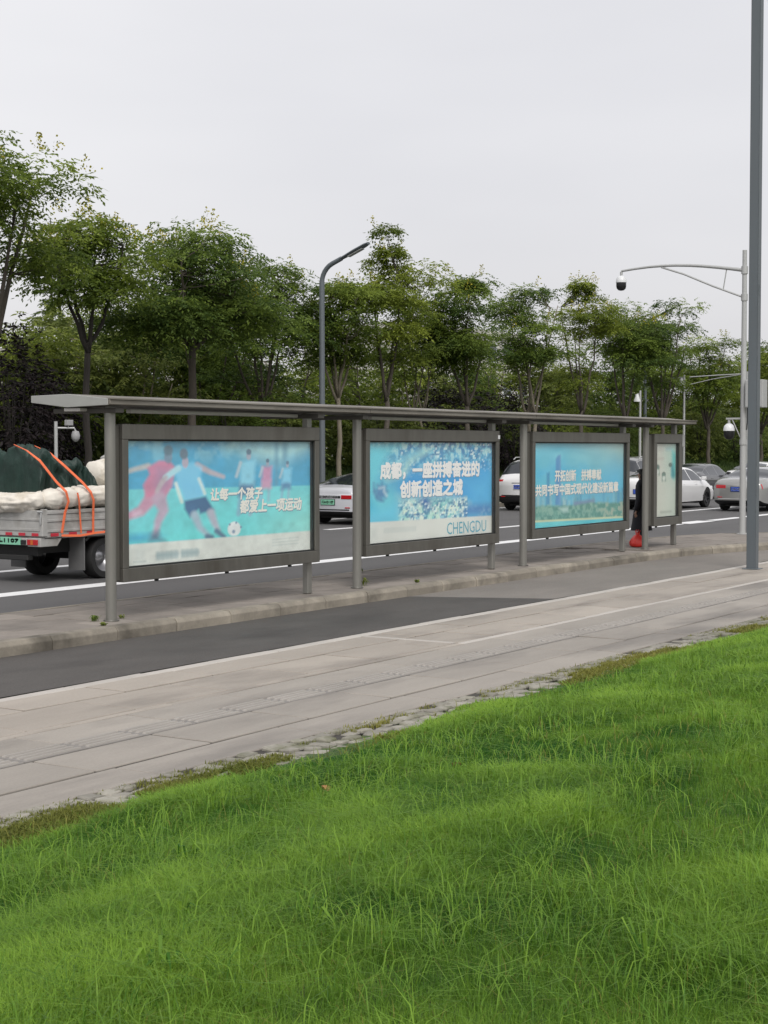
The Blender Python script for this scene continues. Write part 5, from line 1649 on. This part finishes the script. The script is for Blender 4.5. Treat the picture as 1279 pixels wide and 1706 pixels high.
    pl = MB().box(-.024, -.017, -.22, .22, pz - .07, pz + .07).build('number_plate', M[plate], t, bevel=.003)
    MB().box(-.012, .03, -W * .36, W * .36, .40 if kind != 'suv' else .50, .43 if kind != 'suv' else .53).build('bumper_strip', M['galv'] if chrome else M['trim_black'], t, bevel=.004)
    for sgn in (-1, 1):
        MB().box(-.014, .02, sgn * W * .33 - .08, sgn * W * .33 + .08, .46, .49).build('reflector', M['tail_red'], t, bevel=.004)
        b = MB(); xm = S['ws'][0] + .30
        b.tube([(xm, sgn * (W / 2 - .06), 1.0), (xm - .02, sgn * (W / 2 + .05), 1.03)], [.03, .025], 6)
        b.box(xm - .11, xm + .03, sgn * (W / 2 + .11) - .075, sgn * (W / 2 + .11) + .075, .98, 1.10)
        b.build('mirror', paint, t, bevel=.02, smooth=True)
        for hx in (S['pill'][0] + .12, S['pill'][1] + .25):
            MB().box(hx, hx + .2, sgn * W / 2 * .995 - .012, sgn * W / 2 * .995 + .012, .83, .855).build('door_handle', paint, t, bevel=.006)
        # front lamps
        MB().box(L - .20, L - .06, sgn * W * .34 - .14, sgn * W * .34 + .14, .64, .74).build('headlight', M['white_plastic'], t, bevel=.02)
    if kind == 'suv':
        for sgn in (-1, 1):
            b = MB(); b.tube([(.7, sgn * .6, 1.70), (.9, sgn * .62, 1.775), (2.3, sgn * .62, 1.785), (2.6, sgn * .6, 1.72)], .018, 6); b.build('roof_rail', M['galv'], t, smooth=True)
        MB().box(-.008, .05, -.3, .3, .915, .945).build('trunk_handle', M['rim'], t, bevel=.005)
    if letters:
        word(letters, t, -.0125, .33, -.33, zr - .105, zr - .065, M['plate_white'])
    return t, pz


def word(body, parent, x, y0, y1, z0, z1, m_):
    """lettering on a rear face (facing -x), read from behind: starts at y0 > y1"""
    o = text_mesh('lettering', body, 0, 1, z0, z1, m_, parent, 0.0, 0.01)
    me = o.data
    co = np.empty(len(me.vertices) * 3); me.vertices.foreach_get('co', co); co = co.reshape(-1, 3)
    P_ = np.stack([np.full(len(co), x), y0 + (y1 - y0) * co[:, 0], co[:, 2]], -1)
    me.vertices.foreach_set('co', P_.ravel().astype(np.float32)); me.update()
    return o


def paint_mat(name, c, metal=0.0, rough=.3):
    return mat(name, c, rough, metal, coat=1.0, var=.03, var_scale=2)


white = paint_mat('white_paint', (.72, .72, .72))
white2 = paint_mat('pearl_paint', (.46, .47, .50))
silver = paint_mat('silver_grey_paint', (.30, .30, .29), .3)
black = paint_mat('black_paint', (.012, .013, .016))
greyp = paint_mat('grey_paint', (.22, .22, .22), .3)

LN3 = 24.62
c1, pz = make_car('white fastback car with green plate, seen between the first two posters', (35.7, LN3, 0), white2, 'fast', plate='plate_green', lamp='bar', letters='PORSCHE', rim='rim_dark')
word('川A·D1107', c1, -.0255, .19, -.19, pz - .04, pz + .04, M['plate_text'])
c2, pz = make_car('white SUV with blue plate, seen between the second and third posters', (46.9, LN3, 0), white, 'suv')
word('川A·6K51', c2, -.0255, .19, -.19, pz - .04, pz + .04, M['plate_white'])
c3, pz = make_car('grey SUV with roof rails behind the person\'s head', (54.6, LN3, 0), greyp, 'suv')
c4, pz = make_car('white sedan with black wheels, right behind the narrow pale poster', (49.7, 21.55, 0), white, 'sedan', rim='rim_dark')
c5, pz = make_car('black sedan beyond the white sedan with black wheels', (60.4, LN3, 0), black, 'sedan')
c6, pz = make_car('silver grey sedan with blue plate behind the pale mast and dark pole', (50.3, 18.35, 0), silver, 'sedan', chrome=True, plate_z=.74)
word('川A·12M6', c6, -.0255, .19, -.19, pz - .04, pz + .04, M['plate_white'])
c7, pz = make_car('white car farthest up the road, beyond the silver grey sedan', (68.8, LN3 + .3, 0), white, 'sedan')

# ------------------------------------------------------------------ truck and its cargo
TX, TYN, TYF = 17.70, 17.48, 19.16
M['truck_white'] = mat('truck_paint', (.37, .365, .35), .5, var=.14, var_scale=5, stains=(.19, .175, .15), stain_scale=1.8)
M['chassis'] = mat('chassis', (.018, .018, .018), .7)
M['mudflap'] = mat('mudflap', (.13, .13, .13), .7, var=.15, var_scale=4)
M['refl_red'] = mat('reflector_red', (.48, .03, .05), .35)
tk = thing('pickup_truck', 'white flatbed truck with orange tail lamp and loaded bed, cut by the picture edge', 'truck', (TX, (TYN + TYF) / 2, 0))
hw = (TYF - TYN) / 2
MB().box(.02, 2.88, -hw + .02, hw - .02, .70, .78).build('bed_floor', M['truck_white'], tk)
for sgn, nm in ((-1, 'side_board'), (1, 'side_board')):
    b = MB(); y0_ = sgn * hw
    b.box(.02, 2.88, min(y0_, y0_ - sgn * .035), max(y0_, y0_ - sgn * .035), .72, 1.14)
    sb = b.build(nm, M['truck_white'], tk, bevel=.006)
    for z_ in (.82, .98, 1.10):
        b = MB(); b.box(.03, 2.87, min(y0_, y0_ + sgn * .014), max(y0_, y0_ + sgn * .014), z_ - .02, z_ + .02); b.build('rib', M['truck_white'], sb, bevel=.004)
    for i_ in range(7):
        x_ = .12 + .40 * i_
        b = MB(); yy = y0_ + sgn * .016
        b.box(x_, x_ + .17, min(yy, yy + sgn * .004), max(yy, yy + sgn * .004), .735, .785); b.build('reflective_strip', M['refl_red'], sb)
b = MB(); b.box(-.035, 0.0, -hw + .04, hw - .04, .74, 1.14); tg = b.build('tailgate', M['truck_white'], tk, bevel=.006)
for z_ in (.84, 1.0):
    MB().box(-.047, -.0355, -hw + .06, hw - .06, z_ - .02, z_ + .02).build('rib', M['truck_white'], tg, bevel=.004)
for i_ in range(6):
    y_ = -hw + .08 + .28 * i_
    MB().box(-.052, -.0475, y_, y_ + .14, .745, .79).build('reflective_strip', M['refl_red'], tg)
MB().box(-.05, .06, -hw - .015, -hw + .04, .74, 1.16).build('corner_post', M['truck_white'], tk, bevel=.008)
MB().box(-.05, .06, hw - .04, hw + .015, .74, 1.16).build('corner_post', M['truck_white'], tk, bevel=.008)
b = MB(); b.tube([(-.055, -hw + .0, 1.13), (-.075, -hw + .01, 1.0), (-.06, -hw + .02, .93)], .016, 8); b.tube([(-.06, -hw - .02, 1.12), (-.06, -hw + .08, 1.12)], .018, 8)
b.build('latch_handle', M['galv'], tk, smooth=True)
b = MB(); b.prism([(-.06, .58), (-.06, .715), (.42, .715), (.30, .58)], 1, -hw + .02, -hw + .3)
b.prism([(-.06, .58), (-.06, .715), (.42, .715), (.30, .58)], 1, hw - .3, hw - .02)
b.box(-.06, -.02, -hw + .3, hw - .3, .60, .712)
b.build('rear_bumper', M['truck_white'], tk, bevel=.006)
for sgn in (-1, 1):
    y_ = sgn * (hw - .18)
    lp_ = MB().box(-.085, -.062, y_ - .11, y_ + .11, .605, .69).build('tail_lamp', M['tail_red'], tk, bevel=.006)
    MB().box(-.089, -.0855, y_ - .02, y_ + .03, .61, .685).build('lens', mat('amber_lens', (.5, .13, .03), .2), lp_)
    MB().box(-.08, -.062, y_ - sgn * .2 - .05, y_ - sgn * .2 + .05, .61, .68).build('lamp_socket', M['trim_black'], tk)
npz = MB().box(-.074, -.062, hw - 1.25, hw - .79 + .12, .60, .715).build('number_plate', M['plate_green'], tk, bevel=.003)
word('JL1107', tk, -.0755, hw - .72, hw - 1.2, .625, .69, M['plate_text'])
b = MB(); b.box(.2, 4.7, -.5, -.36, .45, .66); b.box(.2, 4.7, .36, .5, .45, .66); b.box(.1, .2, -.6, .6, .42, .62)
b.box(1.5, 1.75, -.62, .62, .28, .42); b.box(-.02, .1, -.5, .5, .36, .44)
b.build('chassis', M['chassis'], tk, bevel=.01)
for sgn in (-1, 1):
    for wx in (1.42, 4.15):
        Mx = Matrix.Translation((wx, sgn * (hw - .17), .335)) @ Matrix.Rotation(R(90 * -sgn), 4, 'X')
        wd = 1.5 if wx < 2 else 1.0
        b = MB(); b.lathe([(.2, -.1 * wd), (.31, -.11 * wd), (.335, -.08 * wd), (.335, .08), (.315, .105), (.22, .1)], 28, Mx)
        wl_ = b.build('wheel', M['rubber'], tk, smooth=True)
        b = MB(); b.lathe([(.225, .095), (.2, .06), (.12, -.02), (.08, .02), (0, .03)], 24, Mx); b.build('rim', M['rim'], wl_, smooth=True)
    MB().box(.90, .925, sgn * (hw - .2) - .17, sgn * (hw - .2) + .17, .16, .69).build('mudflap', M['mudflap'], tk, bevel=.004)
    b = MB(); b.prism([(.93, .64), (1.0, .70), (1.86, .70), (1.86, .68), (1.04, .68), (.96, .62)], 1, sgn * (hw - .2) - .17, sgn * (hw - .2) + .17); b.build('mudguard', M['chassis'], tk)
b = MB(); b.prism([(2.95, .55), (2.95, 1.92), (3.15, 2.0), (3.95, 1.98), (4.55, 1.25), (4.95, 1.1), (5.0, .45), (4.55, .42), (4.5, .7), (3.8, .7), (3.75, .42)], 1, -hw + .03, hw - .03)
b.build('cab', M['truck_white'], tk, bevel=.05, seg=2)
MB().box(2.938, 2.946, -hw + .25, hw - .25, 1.3, 1.8).build('rear_window', M['car_glass'], tk)
for sgn in (-1, 1):
    b = MB(); ys_ = sgn * (hw - .026)
    b.prism([(3.25, 1.25), (3.25, 1.82), (3.9, 1.82), (4.3, 1.28)], 1, min(ys_, ys_ + sgn * .004), max(ys_, ys_ + sgn * .004)); b.build('side_window', M['car_glass'], tk)
M['tarp'] = mat('green_tarp', (.005, .024, .017), .6, var=.35, var_scale=3, bump=.8, bump_scale=14)
M['quilt'] = mat('white_quilt', (.66, .62, .55), .9, var=.10, var_scale=4, stains=(.44, .38, .28), stain_scale=2.6, bump=1.0, bump_scale=11)
M['strap'] = mat('orange_strap', (.78, .16, .06), .6)


def lump(name, label, cat, pts, rad, m_, seed, amp=.12, freq=3.0, ties=0, squash=.8, n=26, fold=0.0, group=None, floor=None):
    """soft bundle: a thick tube with wrinkles, resting flat underneath"""
    rg = np.random.default_rng(seed)
    pts = [Vector(p) for p in pts]
    P_ = []; R_ = []
    for i_ in range(len(pts) - 1):
        for a in np.linspace(0, 1, 22, endpoint=(i_ == len(pts) - 2)):
            P_.append(pts[i_].lerp(pts[i_ + 1], a)); R_.append(rad[i_] * (1 - a) + rad[i_ + 1] * a)
    L_ = len(P_)
    for i_ in range(L_):                                            # rounded ends
        e = min(i_, L_ - 1 - i_)
        R_[i_] *= (0.35, .72, .9, 1)[min(e, 3)]
    b = MB(); b.tube(P_, R_, n, squash=squash)
    V = np.array([tuple(v) for v in b.v])
    ang = np.tile(np.arange(n), L_); ii = np.repeat(np.arange(L_), n)
    nz_ = np.abs(fbm(ii * .035 * freq / 3 + 5 + ang * .05, ang * .55 * freq / 6 + seed, seed) - .5) * 1.8 - .3      # folds running lengthwise
    nz_ = nz_ + fold * (fbm(ii * .2, ang * .25, seed + 3) - .5)
    if ties:                                                        # pulled in where it is tied
        for q in range(1, ties + 1):
            c_ = L_ * q / (ties + .6)
            nz_ = nz_ - .55 * np.exp(-((ii - c_ - .5 * np.sin(ang)) / 1.1) ** 2)
        nz_ = nz_ + .25 * (np.abs(np.sin(ii * .8 + 1.5 * vn(ang * .3, ii * .1, seed))) - .5)
    cen = np.array([tuple(p) for p in P_])[ii]
    V = cen + (V - cen) * (1 + amp * 2 * nz_)[:, None]
    if floor is not None: V[:, 2] = np.maximum(V[:, 2], floor + .004 * vn(ii * .3, ang * .3, 3))
    b.v = [tuple(v) for v in V]
    base = (float(V[:, 0].mean()), float(V[:, 1].mean()), float(V[:, 2].min()))
    b.v = [(x - base[0], y - base[1], z - base[2]) for x, y, z in b.v]
    o = b.build(name, m_, None, smooth='all')
    o.location = base
    return tag(o, label, cat, group)


# tarp: draped over boxes in the middle of the bed
nu, nv = 120, 90
uu = np.linspace(0, 1, nu); vv = np.linspace(0, 1, nv)
U, Vv = np.meshgrid(uu, vv, indexing='ij')
tx0, tx1, ty0, ty1 = 17.78, 19.22, 17.66, 18.98
rxn = np.clip(np.minimum(U / .07, (1 - U) / .22), 0, 1); ryn = np.clip(np.minimum(Vv / .13, (1 - Vv) / .13), 0, 1)
shape = np.sqrt(np.clip(1 - (1 - rxn) ** 2, 0, 1)) * np.sqrt(np.clip(1 - (1 - ryn) ** 2, 0, 1))
top_ = np.interp(U, [0, .12, .3, .36, .55, .8, 1], [.56, .68, .64, .55, .56, .46, .28])
top_ = top_ + .10 * (fbm(U * 3, Vv * 2.5, 31) - .5)
hgt = 1.38 + shape * top_
crease = np.abs(fbm(U * 4.5 + Vv * 1.5, Vv * 4, 8) - .5) * 2                  # sharp valleys of crumpled cloth
hgt += .30 * (crease - .35) + .16 * np.abs(fbm(U * 10, Vv * 8, 18) - .5)
TXX = tx0 + (tx1 - tx0) * U + .14 * np.abs(fbm(Vv * 7, hgt * 5, 2) - .5) * (1 - rxn); TYY = ty0 + (ty1 - ty0) * Vv + .6 * (np.abs(fbm(U * 6 + hgt * 2, hgt * 3, 12) - .5) - .1) * (1 - ryn)
idx = np.arange(nu * nv).reshape(nu, nv)
Q = np.stack([idx[:-1, :-1], idx[1:, :-1], idx[1:, 1:], idx[:-1, 1:]], -1).reshape(-1, 4)
Vt = np.stack([TXX - 18.4, TYY - 18.3, hgt - 1.4], -1).reshape(-1, 3)
nb = len(Vt)
ringi = list(idx[:, 0]) + list(idx[-1, 1:]) + list(idx[-2::-1, -1]) + list(idx[0, -2:0:-1])
skirt = Vt[ringi].copy(); skirt[:, 2] = 0.78 - 1.4
Vt = np.concatenate([Vt, skirt])
nrg = len(ringi)
Q = np.concatenate([Q, np.array([[ringi[k_], nb + k_, nb + (k_ + 1) % nrg, ringi[(k_ + 1) % nrg]] for k_ in range(nrg)])])
tm = np_mesh('green_tarp', Vt, Q, M['tarp']); tm.polygons.foreach_set('use_smooth', [True] * len(tm.polygons))
o = link('green_tarp', tm, None, (18.4, 18.3, 1.4)); tag(o, 'dark green tarpaulin over the load on the truck bed', 'tarpaulin')
GQ = 'white cloth bundles on the truck'
lump('cloth_bundle', 'long white rolled bundle lying along the near edge of the truck bed', 'bundle', [(17.80, 17.60, 1.30), (18.7, 17.62, 1.33), (20.2, 17.62, 1.33)], [.18, .19, .2], M['quilt'], 5, .14, 6, 5, .92, 40, .3, GQ, 1.12)
lump('cloth_bundle', 'sagging white cloth bundle hanging over the tailgate of the truck', 'bundle', [(17.80, 17.58, 1.30), (17.70, 17.95, 1.25), (17.68, 18.5, 1.24), (17.72, 19.1, 1.28)], [.16, .18, .2, .2], M['quilt'], 9, .2, 6, 0, .85, 40, .5, GQ)
lump('cloth_bundle', 'pale pillow-like white bundle stacked in front of the green tarp', 'bundle', [(19.30, 17.95, 1.64), (19.8, 18.1, 1.68), (20.5, 18.2, 1.66)], [.25, .29, .27], M['quilt'], 14, .14, 6, 0, .9, 40, .4, GQ)
lump('cloth_bundle', 'white bundle lying under the pillow-like one, mid bed', 'bundle', [(19.3, 18.2, 1.15), (20.4, 18.2, 1.15)], [.36, .36], M['quilt'], 17, .1, 4, 0, .9, 26, .1, GQ)


def strap(label, pts, w=.045, th=.004):
    """flat webbing along a polyline lying against the truck's side"""
    pts = [Vector(p) for p in pts]
    vs = []; fs = []
    for i_, p in enumerate(pts):
        tg_ = (pts[min(i_ + 1, len(pts) - 1)] - pts[max(i_ - 1, 0)]).normalized()
        out = Vector((0, -1, .15))
        sd_ = tg_.cross(out).normalized(); nn = sd_.cross(tg_).normalized()
        vs += [p + sd_ * w / 2 + nn * th, p - sd_ * w / 2 + nn * th, p - sd_ * w / 2 - nn * th, p + sd_ * w / 2 - nn * th]
    for i_ in range(len(pts) - 1):
        for q in range(4): fs.append((i_ * 4 + q, i_ * 4 + (q + 1) % 4, i_ * 4 + 4 + (q + 1) % 4, i_ * 4 + 4 + q))
    fs += [(0, 1, 2, 3), tuple(range(len(vs) - 4, len(vs)))]
    b_ = pts[-1]
    b = MB(); b.add([v - b_ for v in vs], fs)
    o = b.build('cargo_strap', M['strap'], None)
    o.location = b_
    return tag(o, label, 'strap', 'orange straps over the truck load')


yS = 17.445
strap('long orange strap from the tarp top down beside the rear corner of the truck', [(17.85, 18.25, 2.14), (17.72, 17.86, 2.06), (17.80, 17.66, 1.90), (17.98, 17.50, 1.58), (18.10, 17.405, 1.42), (18.15, 17.40, 1.27), (18.10, 17.43, 1.1), (18.02, yS - .02, .78)])
strap('long orange strap from the tarp top down the side, farther from the tailgate', [(18.3, 18.25, 2.12), (18.20, 17.86, 2.03), (18.30, 17.66, 1.84), (18.55, 17.48, 1.55), (18.64, 17.395, 1.40), (18.70, 17.39, 1.27), (18.72, 17.42, 1.1), (18.72, yS - .02, .76)])
strap('short orange strap between the two long ones on the truck side', [(18.34, 17.395, 1.40), (18.37, 17.39, 1.28), (18.42, 17.425, 1.1), (18.45, yS - .02, .76)], .03)
strap('orange strap stretched level along the lower edge of the truck bed', [(18.01, yS - .028, .745), (18.4, yS - .03, .725), (18.8, yS - .028, .755), (19.4, yS - .028, .765), (20.3, yS - .028, .76)], .035)

# ------------------------------------------------------------------ person and red bag
M['coat'] = mat('black_coat', (.010, .011, .016), .8, var=.2, var_scale=6)
M['skin'] = mat('skin', (.42, .27, .2), .55)
M['hair'] = mat('black_hair', (.008, .008, .009), .45)
M['bag'] = mat('red_bag', (.62, .035, .025), .35, var=.12, var_scale=8)
M['shoe'] = mat('dark_shoe', (.015, .015, .017), .5)
PX, PY = 29.58, 12.78
per = thing('person', 'person in long black coat with short black hair, half hidden behind a shelter post', 'person', (PX, PY, .15), R(100))


def skin_obj(name, verts, edges, rad, m_, parent, lv=2):
    me = bpy.data.meshes.new(name); me.from_pydata(verts, edges, [])
    o = bpy.data.objects.new(name, me); COL.objects.link(o)
    s_ = o.modifiers.new('s', 'SKIN')
    for v, r_ in zip(me.skin_vertices[0].data, rad): v.radius = (r_, r_) if not hasattr(r_, '__len__') else r_
    me.skin_vertices[0].data[0].use_root = True
    q = o.modifiers.new('d', 'SUBSURF'); q.levels = lv; q.render_levels = lv
    bpy.context.view_layer.update()
    nm = bpy.data.meshes.new_from_object(o.evaluated_get(bpy.context.evaluated_depsgraph_get()))
    bpy.data.objects.remove(o)
    nm.name = name
    nm.materials.clear(); nm.materials.append(m_)
    nm.polygons.foreach_set('use_smooth', [True] * len(nm.polygons))
    return link(name, nm, parent)


Hs = 1.52
vs = [(0, 0, .80), (0, 0, .95), (0, 0, 1.10), (0, 0, 1.22), (0, .0, 1.285), (.01, 0, 1.33), (.02, 0, 1.40), (.02, 0, 1.46)]
ra = [(.13, .11), (.12, .095), (.14, .10), (.12, .085), (.048, .048), (.05, .055), (.075, .088), (.055, .065)]
ed = [(i_, i_ + 1) for i_ in range(7)]
for sgn in (-1, 1):
    k0 = len(vs)
    vs += [(0, sgn * .09, .76), (.01, sgn * .085, .43), (-.01, sgn * .08, .07), (.09, sgn * .085, .035), (.15, sgn * .085, .03)]
    ra += [.085, .056, .038, .036, .028]
    ed += [(0, k0), (k0, k0 + 1), (k0 + 1, k0 + 2), (k0 + 2, k0 + 3), (k0 + 3, k0 + 4)]
    k0 = len(vs)
    vs += [(0, sgn * .165, 1.20), (-.015, sgn * .205, .95), (.05, sgn * .20, .73), (.06, sgn * .20, .68)]
    ra += [.052, .042, .03, .026]
    ed += [(3, k0), (k0, k0 + 1), (k0 + 1, k0 + 2), (k0 + 2, k0 + 3)]
skin_obj('body', vs, ed, ra, M['skin'], per)
for sgn in (-1, 1):
    hv = [(.055, sgn * .20, .70), (.065, sgn * .2, .655), (.07, sgn * .2, .625)]; hr_ = [(.022, .018), (.030, .014), (.032, .013)]; he = [(0, 1), (1, 2)]
    for fi, (oy, ln) in enumerate(((-.024, .058), (-.008, .068), (.008, .064), (.023, .05))):
        k0 = len(hv)
        bx_ = .07 + oy
        hv += [(bx_, sgn * .2, .61), (bx_ - .004, sgn * .195, .61 - ln * .5), (bx_ - .008, sgn * .182, .61 - ln)]
        hr_ += [.009, .0082, .007]; he += [(2, k0), (k0, k0 + 1), (k0 + 1, k0 + 2)]
    k0 = len(hv)
    hv += [(.098, sgn * .195, .65), (.11, sgn * .185, .62)]; hr_ += [.0105, .008]; he += [(1, k0), (k0, k0 + 1)]
    skin_obj('hand', hv, he, hr_, M['skin'], per, 1)
# face details
b = MB(); b.lathe([(0, .016), (.012, .01), (.014, 0), (.0, -.012)], 8, Matrix.Translation((.108, 0, 1.395))); b.build('nose', M['skin'], per, smooth='all')
for sgn in (-1, 1):
    b = MB(); b.lathe([(0, .009), (.008, .005), (.009, 0), (.0, -.008)], 8, Matrix.Translation((.093, sgn * .03, 1.415))); b.build('eye', M['hair'], per, smooth='all')
    b = MB(); b.tube([(.02, sgn * .082, 1.43), (.01, sgn * .092, 1.40), (.022, sgn * .08, 1.37)], .011, 6); b.build('ear', M['skin'], per, smooth='all')
b = MB(); b.tube([(.094, -.022, 1.352), (.1, 0, 1.35), (.094, .022, 1.352)], .006, 6); b.build('mouth', mat('lips', (.35, .12, .1), .5), per, smooth='all')
# hair: cap with nape
b = MB(); nn = 20
prof = [(.0, 1.535, 0), (.055, 1.525, -.002), (.09, 1.49, -.006), (.102, 1.44, -.012), (.100, 1.39, -.02), (.088, 1.33, -.03), (.07, 1.29, -.035)]
for r_, z_, ox in prof:
    for q in range(nn):
        a = 2 * math.pi * q / nn
        f = math.cos(a)
        rr = r_ * (1 if z_ > 1.46 or f < .25 else max(.35, 1 - (f - .25) * 1.0))
        b.v.append((ox + .015 + rr * f * 1.06, rr * math.sin(a), z_))
for i_ in range(len(prof) - 1):
    for q in range(nn): b.f.append((i_ * nn + q, i_ * nn + (q + 1) % nn, (i_ + 1) * nn + (q + 1) % nn, (i_ + 1) * nn + q)); b.mi.append(0)
b.build('hair', M['hair'], per, smooth='all')
# coat with sleeves, flaring at the hem
b = MB(); nn = 32
prof = [(.062, .058, 1.315), (.085, .075, 1.285), (.165, .095, 1.255), (.195, .115, 1.20), (.185, .125, 1.08), (.165, .115, .95), (.185, .14, .80), (.205, .165, .62), (.225, .185, .45), (.25, .21, .30)]
for i_, (ry_, rx_, z_) in enumerate(prof):
    for q in range(nn):
        a = 2 * math.pi * q / nn
        fl = 1 + (.07 * math.sin(a * 6 + z_ * 3) * max(0, .85 - z_))
        b.v.append((rx_ * math.cos(a) * fl, ry_ * math.sin(a) * fl, z_))
for i_ in range(len(prof) - 1):
    for q in range(nn): b.f.append((i_ * nn + q, i_ * nn + (q + 1) % nn, (i_ + 1) * nn + (q + 1) % nn, (i_ + 1) * nn + q)); b.mi.append(0)
for sgn in (-1, 1):
    b.tube([(0, sgn * .14, 1.225), (-.005, sgn * .185, 1.12), (-.015, sgn * .212, .95), (.03, sgn * .205, .80), (.052, sgn * .2, .70)], [.062, .068, .06, .052, .045], 14)
b.build('coat', M['coat'], per, smooth='all')
for sgn in (-1, 1):
    b = MB(); b.tube([(0, sgn * .085, .34), (-.01, sgn * .082, .18), (-.012, sgn * .08, .085)], [.058, .05, .044], 12); b.build('trousers', M['coat'], per, smooth='all')
    b = MB(); b.tube([(-.05, sgn * .082, .045), (0, sgn * .083, .05), (.07, sgn * .085, .045), (.13, sgn * .086, .035), (.185, sgn * .086, .03)], [.03, .045, .046, .042, .022], 12, squash=.95)
    b.v = [(x, y, max(z, .002)) for x, y, z in b.v]
    b.build('shoe', M['shoe'], per, smooth='all')

b = MB(); nn = 28
prof = [(.02, .0), (.12, .003), (.145, .03), (.15, .09), (.13, .15), (.095, .20), (.06, .235), (.035, .25), (.05, .275), (.03, .28)]
for i_, (r_, z_) in enumerate(prof):
    for q in range(nn):
        a = 2 * math.pi * q / nn
        fl = 1 + .13 * (vn(np.array([q * .8]), np.array([i_ * 1.1]), 4)[0] - .5) * 2 + .05 * math.sin(a * 7 + i_)
        b.v.append((r_ * math.cos(a) * fl * .95 + .02 * z_ / .28, r_ * math.sin(a) * fl, z_))
for i_ in range(len(prof) - 1):
    for q in range(nn): b.f.append((i_ * nn + q, i_ * nn + (q + 1) % nn, (i_ + 1) * nn + (q + 1) % nn, (i_ + 1) * nn + q)); b.mi.append(0)
rb = thing('plastic_bag', 'bright red plastic bag standing on the platform at the person\'s feet', 'bag', (29.0, 12.62, .152))
b.build('sack', M['bag'], rb, smooth='all')
for sgn in (-1, 1):
    b = MB(); b.tube([(.02, sgn * .03, .27), (.03, sgn * .055, .32), (.02, sgn * .02, .34), (.015, sgn * .01, .28)], .008, 6); b.build('handle', M['bag'], rb, smooth='all')

# ------------------------------------------------------------------ small growth and litter
def weed(label, loc, seed, n=14, h=.12, w=.03, mtl='leaf_light', group='weeds in the platform joints'):
    rg = np.random.default_rng(seed)
    b = MB()
    for j in range(n):
        a = rg.random() * 6.28; l = h * rg.uniform(.5, 1.1); ww = w * rg.uniform(.6, 1.2)
        d = Vector((math.cos(a), math.sin(a), 0)); sdv = Vector((-d.y, d.x, 0)); e = rg.uniform(.3, 1.0)
        p0 = Vector((rg.normal(0, .02), rg.normal(0, .02), 0))
        p1 = p0 + d * l * e * .45 + Vector((0, 0, l * .7)); p2 = p0 + d * l * e + Vector((0, 0, l * (.9 - .5 * e)))
        b.add([p0, p1 + sdv * ww / 2, p2, p1 - sdv * ww / 2], [(0, 1, 2, 3)])
    me = b.mesh('weed', M[mtl])
    at_ = me.attributes.new('tint', 'FLOAT', 'FACE'); at_.data.foreach_set('value', rg.random(len(me.polygons)).astype(np.float32))
    o = link('weed', me, None, loc)
    return tag(o, label, 'weed', group)


weed('leafy weed growing at the foot of the first shelter post, left side', (13.25, 12.33, .148), 1, 30, .10, .022, 'leaf_deep')
weed('leafy weed growing at the foot of the first shelter post, right side', (13.66, 12.28, .148), 2, 20, .06, .022, 'leaf_under')
weed('weed growing at the foot of the second shelter post', (18.72, 12.3, .148), 3, 12, .18, .03, 'leaf_under')
weed('weed on the road side of the platform under the second poster', (20.75, 13.7, .148), 4, 16, .12, .05, 'leaf_under')
weed('weed beside the kerb before the second shelter post', (19.6, 11.97, .15), 5, 14, .06, .05, 'leaf_under')
weed('dry weed on the kerb joint before the first poster', (13.0, 11.95, .15), 6, 18, .05, .04, 'leaf_under')

GWD = 'broad-bladed weeds standing in the lawn'
for i_, (px, D_, h_, lab) in enumerate(((262, 5.15, .20, 'broad-leaved weed at the bottom edge of the lawn'), (290, 5.9, .26, 'tall thin-bladed weed above the bottom left weed'),
                                       (250, 7.6, .22, 'two-bladed weed near the left cobbles'), (305, 7.1, .2, 'bent grass weed in the left half of the lawn'), (515, 5.6, .24, 'spiky weed in the middle of the near lawn'),
                                       (1090, 5.2, .26, 'tall weed in the lower right of the lawn'))):
    X_ = (px - 640) / 2650 * D_
    x_ = X_ * SH + D_ * CH; y_ = -X_ * CH + D_ * SH
    weed(lab, (x_, y_, float(mound(x_, y_)) - .005), 20 + i_, 14 if i_ else 22, h_, .011 if i_ else .014, 'grass', GWD)
M['dead_leaf'] = mat('dead_leaf', (.36, .16, .07), .7, var=.2, var_scale=30)
for i_, (px, D_, lab) in enumerate(((536, 8.9, 'curled orange brown leaf lying on the lawn near the cobbles'), (758, 9.2, 'brown leaf lying in the lawn right of the orange leaf'))):
    X_ = (px - 640) / 2650 * D_
    x_ = X_ * SH + D_ * CH; y_ = -X_ * CH + D_ * SH
    b = MB(); g_ = 6
    for a in np.linspace(-1, 1, g_):
        for c_ in (-1, 0, 1):
            wv = .022 * math.sqrt(max(0, 1 - a * a)) + .002
            b.v.append((a * .036, c_ * wv, .014 * a * a + .012 * c_ * c_ + .02))
    for a in range(g_ - 1):
        for c_ in range(2): b.f.append((a * 3 + c_, a * 3 + c_ + 1, a * 3 + c_ + 4, a * 3 + c_ + 3)); b.mi.append(0)
    o = b.build('fallen_leaf', M['dead_leaf'], None, smooth='all')
    o.location = (x_, y_, float(mound(x_, y_)) + .045); o.rotation_euler = (R(35), R(10), i_ * 1.3)
    tag(o, lab, 'leaf', 'fallen leaves on the lawn')
